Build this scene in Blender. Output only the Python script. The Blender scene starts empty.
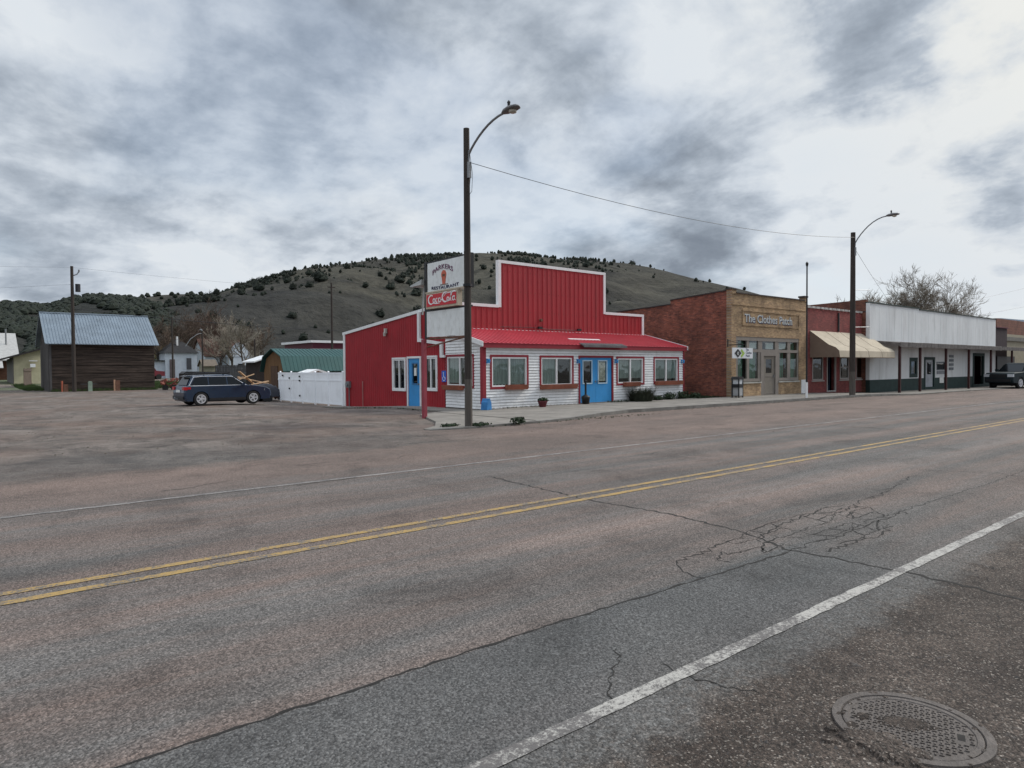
import bpy, math, random
from mathutils import Vector, Matrix, noise
R = math.radians
random.seed(7)
sc = bpy.context.scene
COL = sc.collection
H = 1.7

# ------------------------------------------------------------ materials
MATS = {}
def nodes_of(m):
    m.use_nodes = True
    nt = m.node_tree
    return nt, nt.nodes, nt.links, nt.nodes['Principled BSDF']
def mix(nt, a, b, fac, mode='MIX'):
    n = nt.nodes.new('ShaderNodeMix'); n.data_type = 'RGBA'; n.blend_type = mode
    for sock, v in ((n.inputs[0], fac), (n.inputs[6], a), (n.inputs[7], b)):
        if isinstance(v, (int, float)): sock.default_value = v
        elif isinstance(v, tuple): sock.default_value = (*v[:3], 1)
        else: nt.links.new(v, sock)
    return n.outputs[2]
def math_(nt, op, a, b=None, clamp=False):
    n = nt.nodes.new('ShaderNodeMath'); n.operation = op; n.use_clamp = clamp
    for i, v in enumerate((a, b)):
        if v is None: continue
        if isinstance(v, (int, float)): n.inputs[i].default_value = v
        else: nt.links.new(v, n.inputs[i])
    return n.outputs[0]
def coord(nt, scale=(1, 1, 1)):
    t = nt.nodes.new('ShaderNodeTexCoord')
    mp = nt.nodes.new('ShaderNodeMapping'); mp.inputs['Scale'].default_value = scale
    nt.links.new(t.outputs['Object'], mp.inputs['Vector'])
    return mp.outputs[0]
def noise_(nt, vec, scale, detail=4, rough=.55, dist=0):
    n = nt.nodes.new('ShaderNodeTexNoise'); n.inputs['Scale'].default_value = scale
    n.inputs['Detail'].default_value = detail; n.inputs['Roughness'].default_value = rough
    n.inputs['Distortion'].default_value = dist
    nt.links.new(vec, n.inputs['Vector'])
    return n.outputs['Fac']
def ramp(nt, fac, stops, interp='LINEAR'):
    r = nt.nodes.new('ShaderNodeValToRGB'); r.color_ramp.interpolation = interp
    e = r.color_ramp.elements
    while len(e) > 1: e.remove(e[-1])
    for i, (p, c) in enumerate(stops):
        if isinstance(c, (int, float)): c = (c, c, c)
        k = e[0] if i == 0 else e.new(p)
        k.position = p; k.color = (*c[:3], 1)
    nt.links.new(fac, r.inputs[0])
    return r.outputs[0]
def step(nt, x, lo, hi):
    n = nt.nodes.new('ShaderNodeMapRange'); n.clamp = True; n.interpolation_type = 'SMOOTHSTEP'
    n.inputs['From Min'].default_value = lo; n.inputs['From Max'].default_value = hi
    nt.links.new(x, n.inputs['Value'])
    return n.outputs[0]
def bump(nt, b, h, strength, dist=.02):
    n = nt.nodes.new('ShaderNodeBump'); n.inputs['Strength'].default_value = strength
    n.inputs['Distance'].default_value = dist
    nt.links.new(h, n.inputs['Height']); nt.links.new(n.outputs[0], b.inputs['Normal'])
def M(name, col=(.5, .5, .5), rough=.75, var=.25, scale=2.5, metal=0, dirt=None, dirt_amt=.5, stretch=(1, 1, 1), bmp=.15, spec=.4, fine=18):
    if name in MATS: return MATS[name]
    m = bpy.data.materials.new(name); nt, N, L, b = nodes_of(m)
    v = coord(nt, stretch)
    n1 = noise_(nt, v, scale, 5, .6); n2 = noise_(nt, v, fine, 4, .6)
    lo = tuple(c * (1 - var) for c in col); hi = tuple(min(1, c * (1 + var * .7)) for c in col)
    c = mix(nt, lo, hi, ramp(nt, n1, [(.3, 0.), (.7, 1.)]))
    c = mix(nt, c, ramp(nt, n2, [(.3, 1 - var), (.7, 1.)]), .5, 'MULTIPLY')
    if dirt:
        n3 = noise_(nt, coord(nt, (stretch[0] * 1.3, stretch[1] * 1.3, stretch[2] * .5)), scale * 2.3, 6, .7, .4)
        c = mix(nt, c, dirt, math_(nt, 'MULTIPLY', ramp(nt, n3, [(.5, 0.), (.72, 1.)]), dirt_amt))
    L.new(c, b.inputs['Base Color'])
    b.inputs['Roughness'].default_value = rough; b.inputs['Metallic'].default_value = metal
    b.inputs['Specular IOR Level'].default_value = spec
    if bmp: bump(nt, b, n2, bmp)
    MATS[name] = m
    return m
def brick(name, c1, c2, mortar, axis, bw=.21, bh=.075, var=.5):
    m = bpy.data.materials.new(name); nt, N, L, b = nodes_of(m)
    t = N.new('ShaderNodeTexCoord'); s = N.new('ShaderNodeSeparateXYZ'); L.new(t.outputs['Object'], s.inputs[0])
    cmb = N.new('ShaderNodeCombineXYZ'); L.new(s.outputs[axis], cmb.inputs[0]); L.new(s.outputs[2], cmb.inputs[1])
    br = N.new('ShaderNodeTexBrick'); L.new(cmb.outputs[0], br.inputs['Vector'])
    br.inputs['Scale'].default_value = 1; br.inputs['Brick Width'].default_value = bw; br.inputs['Row Height'].default_value = bh
    br.inputs['Mortar Size'].default_value = .007; br.inputs['Mortar Smooth'].default_value = .3; br.inputs['Bias'].default_value = 0
    br.inputs['Color1'].default_value = (*c1, 1); br.inputs['Color2'].default_value = (*c2, 1); br.inputs['Mortar'].default_value = (*mortar, 1)
    n1 = noise_(nt, coord(nt), 1.1, 6, .65, .5)
    n0 = noise_(nt, coord(nt, (2, 2, 9)), 1.6, 4, .7)
    c = mix(nt, br.outputs['Color'], ramp(nt, n1, [(.3, 1 - var), (.65, 1.15)]), 1, 'MULTIPLY')
    c = mix(nt, c, ramp(nt, n0, [(.35, .6), (.6, 1.2)]), .7, 'MULTIPLY')
    n2 = noise_(nt, coord(nt), 25, 3)
    c = mix(nt, c, ramp(nt, n2, [(.3, .8), (.7, 1.15)]), .8, 'MULTIPLY')
    L.new(c, b.inputs['Base Color']); b.inputs['Roughness'].default_value = .9
    bump(nt, b, math_(nt, 'SUBTRACT', n2, math_(nt, 'MULTIPLY', br.outputs['Fac'], 1.5)), .5, .008)
    MATS[name] = m
    return m
def glass(name, tint=(.82, .86, .85), base=.03):
    m = bpy.data.materials.new(name); m.use_nodes = True; nt = m.node_tree; N = nt.nodes; L = nt.links
    N.remove(N['Principled BSDF']); out = N['Material Output']
    tr = N.new('ShaderNodeBsdfTransparent'); tr.inputs[0].default_value = (*tint, 1)
    gl = N.new('ShaderNodeBsdfGlossy'); gl.inputs['Roughness'].default_value = .03
    n = noise_(nt, coord(nt), 1.3, 2); bp = N.new('ShaderNodeBump'); bp.inputs['Strength'].default_value = .06; bp.inputs['Distance'].default_value = .1
    L.new(n, bp.inputs['Height']); L.new(bp.outputs[0], gl.inputs['Normal'])
    fr = N.new('ShaderNodeFresnel'); ge = N.new('ShaderNodeNewGeometry'); L.new(math_(nt, 'ADD', math_(nt, 'MULTIPLY', ge.outputs['Backfacing'], 1 / 1.5 - 1.5), 1.5), fr.inputs[0])
    f = math_(nt, 'ADD', fr.outputs[0], base, True)
    mx = N.new('ShaderNodeMixShader'); L.new(f, mx.inputs[0]); L.new(tr.outputs[0], mx.inputs[1]); L.new(gl.outputs[0], mx.inputs[2])
    L.new(mx.outputs[0], out.inputs['Surface'])
    MATS[name] = m
    return m

red_side = M('red_metal', (.33, .018, .026), .6, .16, 1.2, dirt=(.22, .03, .03), dirt_amt=.35, bmp=.02, spec=.3)
red_front = M('red_front_metal', (.385, .028, .036), .55, .16, 1.2, dirt=(.22, .05, .05), dirt_amt=.6, stretch=(1.6, 1.6, .22), bmp=.02)
red_roof = M('red_roof_metal', (.50, .050, .070), .5, .12, 1.5, dirt=(.42, .09, .09), dirt_amt=.4, bmp=.02)
red_trim = M('red_trim', (.26, .018, .03), .6, .15)
white_trim = M('white_trim', (.78, .78, .78), .5, .06, dirt=(.5, .48, .45), dirt_amt=.3, bmp=.03)
white_siding = M('white_siding', (.80, .80, .80), .7, .09, 1.4, dirt=(.42, .40, .38), dirt_amt=.5, stretch=(1, 1, 3), bmp=.1)
white_vinyl = M('white_vinyl', (.90, .92, .95), .45, .05, .8, dirt=(.5, .5, .5), dirt_amt=.25, bmp=.02)
blue_door = M('blue_paint', (.035, .27, .60), .5, .1, 2, dirt=(.05, .2, .4), dirt_amt=.3, bmp=.04)
blue_dark = M('blue_lantern', (.03, .16, .36), .5, .2)
terracotta = M('cedar_box', (.30, .10, .06), .8, .3)
black = M('black_paint', (.015, .015, .017), .5, .3)
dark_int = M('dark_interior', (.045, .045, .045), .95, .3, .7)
curtain = M('curtain_cloth', (.36, .42, .40), .9, .3, 1.5, stretch=(7, 7, .4))
curtain_g = M('green_curtain', (.13, .29, .20), .9, .5, 1.2, stretch=(5, 5, .6))
paper = M('paper_notice', (.75, .75, .72), .8, .1, 9)
GL = glass('window_glass'); GLD = glass('dark_glass', (.25, .28, .3), .06); GLC = glass('car_glass', (.10, .12, .13), .05)
concrete = M('concrete', (.235, .215, .19), .9, .3, 1.1, dirt=(.16, .145, .125), dirt_amt=.6, bmp=.4)
kerbm = M('kerb_concrete', (.20, .19, .175), .9, .3, 1.5, dirt=(.09, .08, .07), dirt_amt=.7, bmp=.5)
wood_dark = M('weathered_plank', (.085, .062, .050), .95, .75, 1.4, dirt=(.018, .015, .014), dirt_amt=.85, stretch=(.3, .3, 4.4), bmp=.5)
wood_gable = M('weathered_gable', (.10, .09, .085), .95, .5, 1.0, dirt=(.025, .02, .02), dirt_amt=.6, stretch=(6, 6, .35), bmp=.5)
wood_pole = M('pole_wood', (.058, .047, .041), .95, .4, 4, dirt=(.03, .025, .022), dirt_amt=.6, stretch=(6, 6, .3), bmp=.6, fine=14)
wood_pole_lo = M('pole_wood_pale', (.115, .10, .087), .95, .35, 4, dirt=(.05, .045, .04), dirt_amt=.6, stretch=(6, 6, .3), bmp=.6)
wood_brown = M('shed_wood', (.16, .085, .035), .9, .3, 2, stretch=(4, 4, .4))
tin = M('tin_roof', (.19, .235, .28), .55, .22, .8, metal=.1, dirt=(.25, .3, .34), dirt_amt=.5, bmp=.03)
green_tin = M('green_roof_metal', (.022, .085, .08), .45, .15, 1, metal=.1)
maroon = M('maroon_metal', (.10, .015, .03), .6, .15)
steel = M('galvanised_steel', (.25, .26, .27), .5, .2, metal=.6)
rust = M('rusty_metal', (.18, .09, .06), .85, .4, 4)
lampm = M('lamp_housing', (.16, .15, .15), .5, .2, metal=.2)
brick_red = brick('red_brick', (.34, .105, .062), (.17, .055, .038), (.16, .11, .09), 1)
brick_tan = brick('tan_brick', (.48, .32, .17), (.32, .20, .11), (.36, .28, .20), 0)
brick_shop = brick('painted_red_brick', (.27, .065, .058), (.20, .05, .046), (.14, .04, .04), 0, var=.3)
brick_tall = brick('rust_brick', (.23, .085, .05), (.16, .055, .04), (.16, .1, .08), 1)
taupe = M('taupe_paint', (.235, .205, .18), .7, .12)
taupe_d = M('taupe_door', (.20, .175, .145), .7, .12)
canvas = M('tan_canvas', (.50, .43, .33), .9, .15, .9, dirt=(.22, .18, .12), dirt_amt=.5, bmp=.1)
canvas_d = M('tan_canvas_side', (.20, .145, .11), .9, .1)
green_paint = M('green_paint', (.022, .045, .042), .75, .25)
white_board = M('white_board_wall', (.74, .75, .75), .8, .12, .7, dirt=(.34, .32, .30), dirt_amt=.4, stretch=(.6, .6, .3), bmp=.1)
canopy_m = M('canopy_shingle', (.13, .115, .11), .9, .4, 3, dirt=(.28, .26, .25), dirt_amt=.5, bmp=.4)
post_m = M('dark_red_post', (.055, .018, .018), .8, .3)
cream = M('cream_stucco', (.50, .46, .31), .85, .12)
house_white = M('house_white', (.55, .60, .66), .8, .1)
shingle = M('dark_shingle', (.035, .034, .036), .95, .3)
rust_roof = M('rust_shingle', (.10, .048, .035), .9, .3)
grey_fence = M('grey_fence_wood', (.10, .095, .095), .95, .4, 2, stretch=(6, 6, .4))
leaf_dark = M('shrub_leaf', (.028, .05, .02), .8, .5, 6)
leaf_grass = M('grass_leaf', (.055, .095, .025), .85, .5, 3)
leaf_dull = M('sage_leaf', (.05, .058, .036), .85, .5, 5)
juniper_m = M('juniper_foliage', (.016, .023, .014), .9, .5, .4)
bark = M('bare_bark', (.10, .082, .068), .95, .4, 3)
twig_grey = M('twig_grey', (.27, .235, .19), .95, .3, .5)
twig_brown = M('twig_brown', (.125, .088, .066), .95, .4, .3)
twig_red = M('twig_red', (.125, .078, .06), .95, .4, .3)
twig_yellow = M('twig_yellow', (.22, .15, .045), .95, .4, .3)
tyre_m = M('tyre_rubber', (.02, .02, .02), .85, .2)
rim_m = M('alloy_rim', (.62, .62, .64), .4, .1, metal=.15)
lumber = M('pale_lumber', (.50, .33, .20), .8, .25, 3)
orange_m = M('faded_orange_paint', (.24, .075, .055), .8, .3, 4)
coke_red = M('sign_red', (.55, .012, .025), .4, .08, bmp=0)
sign_white = M('sign_face', (.76, .78, .77), .5, .08, 3, dirt=(.4, .38, .34), dirt_amt=.4, bmp=0)
sign_letter = M('letter_white', (.8, .8, .8), .6, .05, bmp=0)
ink = M('letter_maroon', (.17, .07, .13), .7, .1, bmp=0)
ink2 = M('letter_navy', (.03, .03, .08), .7, .1, bmp=0)
sign_cream = M('sign_edge_cream', (.50, .42, .32), .7, .15, 4)
emblem_m = M('emblem_orange', (.62, .14, .08), .6, .3, 12)
letter_grey = M('letter_grey_blue', (.48, .50, .50), .6, .1)
lime = M('lime_green', (.35, .50, .10), .6, .1)

# ------------------------------------------------------------ mesh building
class MB:
    def __init__(s): s.v = []; s.f = []; s.smooth = False
    def add(s, vs, fs):
        o = len(s.v); s.v += [tuple(p) for p in vs]; s.f += [tuple(i + o for i in f) for f in fs]; return s
    def box(s, x0, x1, y0, y1, z0, z1):
        return s.add([(x, y, z) for z in (z0, z1) for y in (y0, y1) for x in (x0, x1)],
                     [(0, 2, 3, 1), (4, 5, 7, 6), (0, 1, 5, 4), (2, 6, 7, 3), (0, 4, 6, 2), (1, 3, 7, 5)])
    def wbox(s, ax, u0, u1, z0, z1, d0, d1):
        return s.box(u0, u1, d0, d1, z0, z1) if ax == 'y' else s.box(d0, d1, u0, u1, z0, z1)
    def obox(s, c, size, rot=(0, 0, 0)):
        from mathutils import Euler
        m = Euler(rot).to_matrix(); a, b, d = [q / 2 for q in size]
        vs = [Vector(c) + m @ Vector((x, y, z)) for z in (-d, d) for y in (-b, b) for x in (-a, a)]
        return s.add(vs, [(0, 2, 3, 1), (4, 5, 7, 6), (0, 1, 5, 4), (2, 6, 7, 3), (0, 4, 6, 2), (1, 3, 7, 5)])
    def tube(s, pts, rad, n=8, cap=True):
        pts = [Vector(p) for p in pts]
        if isinstance(rad, (int, float)): rad = [rad] * len(pts)
        base = len(s.v)
        for i, p in enumerate(pts):
            t = (pts[min(i + 1, len(pts) - 1)] - pts[max(i - 1, 0)])
            t = t.normalized() if t.length > 1e-9 else Vector((0, 0, 1))
            a = Vector((1, 0, 0)) if abs(t.x) < .8 else Vector((0, 1, 0))
            u = t.cross(a).normalized(); w = t.cross(u)
            for k in range(n):
                q = p + (u * math.cos(k * 6.28318 / n) + w * math.sin(k * 6.28318 / n)) * rad[i]
                s.v.append(tuple(q))
        for i in range(len(pts) - 1):
            for k in range(n):
                a = base + i * n + k; b = base + i * n + (k + 1) % n
                s.f.append((a, b, b + n, a + n))
        if cap:
            s.f.append(tuple(base + k for k in range(n))); e = base + (len(pts) - 1) * n
            s.f.append(tuple(e + k for k in reversed(range(n))))
        return s
    def lathe(s, prof, c=(0, 0, 0), n=16, axis='z'):
        base = len(s.v)
        for r, h in prof:
            for k in range(n):
                a = k * 2 * math.pi / n; x, y = r * math.cos(a), r * math.sin(a)
                p = (x, y, h) if axis == 'z' else ((x, h, y) if axis == 'y' else (h, x, y))
                s.v.append((c[0] + p[0], c[1] + p[1], c[2] + p[2]))
        for i in range(len(prof) - 1):
            for k in range(n):
                a = base + i * n + k; b = base + i * n + (k + 1) % n
                s.f.append((a, b, b + n, a + n))
        s.f.append(tuple(base + k for k in range(n))); e = base + (len(prof) - 1) * n
        s.f.append(tuple(e + k for k in reversed(range(n))))
        return s
    def prism(s, poly, ax, d0, d1):
        """poly of (u,z); ax 'y': u->x, extruded along y; 'x': u->y extruded along x; 'z': (x,y) extruded along z"""
        n = len(poly)
        def P(u, w, d): return (u, d, w) if ax == 'y' else ((d, u, w) if ax == 'x' else (u, w, d))
        vs = [P(u, w, d0) for u, w in poly] + [P(u, w, d1) for u, w in poly]
        fs = [tuple(range(n)), tuple(reversed(range(n, 2 * n)))] + [(i, (i + 1) % n, n + (i + 1) % n, n + i) for i in range(n)]
        return s.add(vs, fs)
    def build(s, name, mat, parent=None, world=False, smooth=None):
        me = bpy.data.meshes.new(name)
        vs = s.v
        if world and parent is not None:
            inv = ORG[parent.name].inverted(); vs = [tuple(inv @ Vector(p)) for p in vs]
        me.from_pydata(vs, [], s.f); me.validate(); me.update()
        import bmesh as _b
        bm = _b.new(); bm.from_mesh(me); _b.ops.recalc_face_normals(bm, faces=bm.faces); bm.to_mesh(me); bm.free()
        me.materials.append(mat)
        o = bpy.data.objects.new(name, me); COL.objects.link(o)
        if parent is not None:
            o.parent = parent; ORG[o.name] = ORG[parent.name].copy()
        else: ORG[o.name] = Matrix.Identity(4)
        if smooth or (smooth is None and s.smooth):
            for p in me.polygons: p.use_smooth = True
        return o
ORG = {}
def tag(o, label=None, cat=None, group=None, kind=None):
    if label: o['label'] = label
    if cat: o['category'] = cat
    if group: o['group'] = group
    if kind: o['kind'] = kind
    return o
def thing(name, label, cat, loc=(0, 0, 0), rz=0, group=None):
    o = bpy.data.objects.new(name, None); COL.objects.link(o); o.location = loc; o.rotation_euler = (0, 0, rz)
    o.empty_display_size = .2
    ORG[o.name] = Matrix.Translation(loc) @ Matrix.Rotation(rz, 4, 'Z')
    return tag(o, label, cat, group)
def copy_tree(o, parent=None):
    c = o.copy(); COL.objects.link(c)
    if parent is not None: c.parent = parent
    for ch in list(o.children): copy_tree(ch, c)
    return c
def smooth01(x):
    x = max(0., min(1., x)); return x * x * (3 - 2 * x)
def gz(x, y):
    z = -.3 * smooth01((y - 25) / 9) * (1 - smooth01((y - 42) / 16)) * (.4 + .6 * smooth01((x - 11) / 4))
    z += .5 * smooth01((y - 75) / 45)
    z -= (.11 * smooth01((x - 38) / 10) + .07 * smooth01((x - 53) / 14)) * smooth01((y + 20) / 26)
    return z
def text_mesh(s, size, origin, right, up, mat, name, parent, depth=.02, align='CENTER', shear=0, arch=0, width=None, bold=0, normal=None, xs=1.0):
    cu = bpy.data.curves.new('t', 'FONT'); cu.body = s; cu.size = size; cu.align_x = align; cu.shear = shear
    cu.offset = bold; cu.resolution_u = 3
    o = bpy.data.objects.new('t', cu); COL.objects.link(o); bpy.context.view_layer.update()
    me = o.to_mesh(); vs = [v.co.copy() for v in me.vertices]; fs = [tuple(p.vertices) for p in me.polygons]
    o.to_mesh_clear(); bpy.data.objects.remove(o); bpy.data.curves.remove(cu)
    x0, x1 = min(v.x for v in vs), max(v.x for v in vs)
    k = (width / (x1 - x0)) if width else xs
    right, up = Vector(right), Vector(up); nrm = Vector(normal) if normal else right.cross(up)
    org = Vector(origin); n = len(vs); out = []
    for dd in (0, depth):
        for v in vs:
            x = v.x * k; y = v.y
            if arch:
                y -= arch * (x / (.5 * (x1 - x0) * k)) ** 2
            out.append(org + right * x + up * y + nrm * dd)
    mb = MB(); ff = [tuple(reversed(f)) for f in fs] + [tuple(i + n for i in f) for f in fs]
    from collections import Counter
    ec = Counter()
    for f in fs:
        for i in range(len(f)): a, b = f[i], f[(i + 1) % len(f)]; ec[(min(a, b), max(a, b))] += 1
    for (a, b), q in ec.items():
        if q == 1: ff.append((a, b, b + n, a + n))
    mb.add(out, ff)
    return mb.build(name, mat, parent, world=True)
def ribbon(mb, pts, w, origin, right, up, nrm, d=.012):
    """variable-width flat stroke in a plane; pts (x,y[,w])"""
    right, up, nrm, org = Vector(right), Vector(up), Vector(nrm), Vector(origin)
    P = [(p[0], p[1], (p[2] if len(p) > 2 else w)) for p in pts]; L = []
    for i, (x, y, ww) in enumerate(P):
        a = P[max(i - 1, 0)]; b = P[min(i + 1, len(P) - 1)]
        dx, dy = b[0] - a[0], b[1] - a[1]; l = math.hypot(dx, dy) or 1
        L.append(((x - dy / l * ww / 2, y + dx / l * ww / 2), (x + dy / l * ww / 2, y - dx / l * ww / 2)))
    for i in range(len(L) - 1):
        q = [L[i][0], L[i][1], L[i + 1][1], L[i + 1][0]]
        vs = [org + right * u + up * v + nrm * e for e in (0, d) for u, v in q]
        mb.add(vs, [(3, 2, 1, 0), (4, 5, 6, 7), (0, 1, 5, 4), (1, 2, 6, 5), (2, 3, 7, 6), (3, 0, 4, 7)])

# ------------------------------------------------------------ camera
F = 680.; slope = .0065
phi = math.atan(slope); yaw = math.atan((1345. - 512) / F); pit = math.atan((363. + 833 * slope - 384) / F * math.cos(phi))
cyw, syw, cp, sp = math.cos(yaw), math.sin(yaw), math.cos(pit), math.sin(pit)
fw = Vector((cyw * cp, syw * cp, sp)); r0 = Vector((syw, -cyw, 0)); up0 = Vector((-cyw * sp, -syw * sp, cp))
A = r0 * math.cos(phi) - up0 * math.sin(phi); B = r0 * math.sin(phi) + up0 * math.cos(phi)
cam = bpy.data.cameras.new('camera'); co = bpy.data.objects.new('camera', cam); COL.objects.link(co)
co.matrix_world = Matrix(((A.x, B.x, -fw.x, 0), (A.y, B.y, -fw.y, 0), (A.z, B.z, -fw.z, H), (0, 0, 0, 1)))
cam.sensor_width = 36; cam.lens = 36 * F / 1024; cam.clip_end = 20000; cam.clip_start = .05
sc.camera = co

# ------------------------------------------------------------ sky & light
SUN_EL, SUN_AZ = R(38), R(12)      # azimuth of the sun measured from +X (up the street) towards +Y; it stands to the right
sunv = Vector((math.cos(SUN_EL) * math.cos(-SUN_AZ), math.cos(SUN_EL) * math.sin(-SUN_AZ), math.sin(SUN_EL)))
w = bpy.data.worlds.new('World'); sc.world = w; w.use_nodes = True; nt = w.node_tree; N = nt.nodes; L = nt.links
bg = N['Background']; sky = N.new('ShaderNodeTexSky'); sky.sky_type = 'NISHITA'; sky.sun_disc = False
sky.sun_elevation = SUN_EL; sky.sun_rotation = math.atan2(sunv.x, sunv.y); sky.air_density = 1; sky.dust_density = .6
tc = N.new('ShaderNodeTexCoord'); sx = N.new('ShaderNodeSeparateXYZ'); L.new(tc.outputs['Generated'], sx.inputs[0])
zz = math_(nt, 'MAXIMUM', sx.outputs[2], .0); zd = math_(nt, 'ADD', zz, .30)
cx = math_(nt, 'DIVIDE', sx.outputs[0], zd); cyy = math_(nt, 'DIVIDE', sx.outputs[1], zd)
cm = N.new('ShaderNodeCombineXYZ'); L.new(cx, cm.inputs[0]); L.new(cyy, cm.inputs[1])
def sn(scale, det, rough, off, dist=0, rot=0, st=(1, 1, 1)):
    mp = N.new('ShaderNodeMapping'); mp.inputs['Location'].default_value = off; mp.inputs['Rotation'].default_value = (0, 0, rot); mp.inputs['Scale'].default_value = st
    L.new(cm.outputs[0], mp.inputs[0]); return noise_(nt, mp.outputs[0], scale, det, rough, dist)
big = sn(1.0, 7, .52, (3.1, 7.7, 0), .35, .4, (1, .8, 1)); mid = sn(2.7, 7, .57, (4.7, 9.1, 0), .3, .2, (1, .75, 1)); fine = sn(7.5, 5, .6, (1.3, 4.2, 2), .2)
dens = math_(nt, 'ADD', math_(nt, 'MULTIPLY', big, .40), math_(nt, 'ADD', math_(nt, 'MULTIPLY', mid, .42), math_(nt, 'MULTIPLY', fine, .18)))
# heavier cloud bodies, as seen: direction, size, weight
dn = N.new('ShaderNodeTexNoise'); dn.inputs['Scale'].default_value = 4.5; dn.inputs['Detail'].default_value = 6; dn.inputs['Roughness'].default_value = .6; L.new(tc.outputs['Generated'], dn.inputs['Vector'])
dv = N.new('ShaderNodeVectorMath'); dv.operation = 'MULTIPLY_ADD'; L.new(dn.outputs['Color'], dv.inputs[0]); dv.inputs[1].default_value = (.30, .30, .30)
dv2 = N.new('ShaderNodeVectorMath'); dv2.operation = 'ADD'; L.new(tc.outputs['Generated'], dv2.inputs[0]); dv2.inputs[1].default_value = (-.15, -.15, -.15); L.new(dv2.outputs[0], dv.inputs[2])
for (px, py, rad, wt) in ((570, 55, 7, .20), (430, 4, 9, .24), (300, 0, 7, .12), (740, 212, 5.0, .30), (650, 195, 4.5, .16), (560, 110, 6, -.05), (470, 90, 6, -.12), (640, 130, 4, -.16), (780, 40, 5, .10), (900, 75, 5, .06), (975, 180, 4.4, .42), (930, 8, 5, .32), (880, 45, 4, .18), (70, 60, 9, .10), (240, 20, 9, .08), (30, 215, 6, .06), (330, 190, 3, .08), (860, 110, 8, -.16), (250, 120, 12, -.10), (430, 200, 8, -.12), (560, 215, 5, -.10), (1000, 110, 6, -.14), (820, 240, 6, -.14), (150, 250, 12, -.06), (960, 240, 6, -.12), (700, 40, 6, -.08), (900, 300, 8, -.1)):
    dr = (fw + A * ((px - 512) / F) + B * ((384 - py) / F)).normalized()
    dd_ = N.new('ShaderNodeVectorMath'); dd_.operation = 'DISTANCE'; L.new(dv.outputs[0], dd_.inputs[0]); dd_.inputs[1].default_value = dr
    w_ = math_(nt, 'MULTIPLY', math_(nt, 'SUBTRACT', 1, step(nt, dd_.outputs['Value'], 0, 2 * R(rad))), wt * .3)
    dens = math_(nt, 'ADD', dens, w_)
dens = math_(nt, 'ADD', math_(nt, 'MULTIPLY', math_(nt, 'SUBTRACT', dens, .5), 1.6), .485)
K = 9.0
# brightness of the thin cloud grows towards the veiled sun and overhead
dot = N.new('ShaderNodeVectorMath'); dot.operation = 'DOT_PRODUCT'; L.new(tc.outputs['Generated'], dot.inputs[0]); dot.inputs[1].default_value = sunv
glow = step(nt, dot.outputs['Value'], .70, 1.0)
cc = ramp(nt, dens, [(.0, (.62, .68, .74)), (.38, (.66, .70, .74)), (.46, (.55, .60, .66)), (.53, (.41, .46, .525)), (.60, (.30, .345, .405)), (.68, (.215, .25, .30)), (.80, (.165, .195, .24))])
gcol = mix(nt, cc, (.80, .785, .725), math_(nt, 'MULTIPLY', glow, ramp(nt, dens, [(.40, .9), (.53, .0)])))
zen = math_(nt, 'ADD', math_(nt, 'MULTIPLY', step(nt, sx.outputs[2], .5, .95), 1.7), 1.0)
cmul = N.new('ShaderNodeVectorMath'); cmul.operation = 'SCALE'; L.new(gcol, cmul.inputs[0]); L.new(math_(nt, 'MULTIPLY', zen, K), cmul.inputs['Scale'])
hole = ramp(nt, sn(.9, 6, .5, (8.2, .4, 3)), [(.36, .8), (.44, 1.)])
fin = mix(nt, sky.outputs[0], cmul.outputs[0], math_(nt, 'MULTIPLY', hole, 1.0))
L.new(fin, bg.inputs[0]); bg.inputs[1].default_value = .1
sl = bpy.data.lights.new('sun', 'SUN'); sl.energy = 1.9; sl.angle = R(14); sl.color = (1, .95, .87)
so = bpy.data.objects.new('sun', sl); COL.objects.link(so); so.rotation_euler = sunv.to_track_quat('Z', 'Y').to_euler()
sc.view_settings.view_transform = 'Standard'; sc.view_settings.look = 'None'; sc.view_settings.exposure = .32; sc.view_settings.gamma = 1
sc.cycles.max_bounces = 4; sc.cycles.transparent_max_bounces = 12

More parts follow.
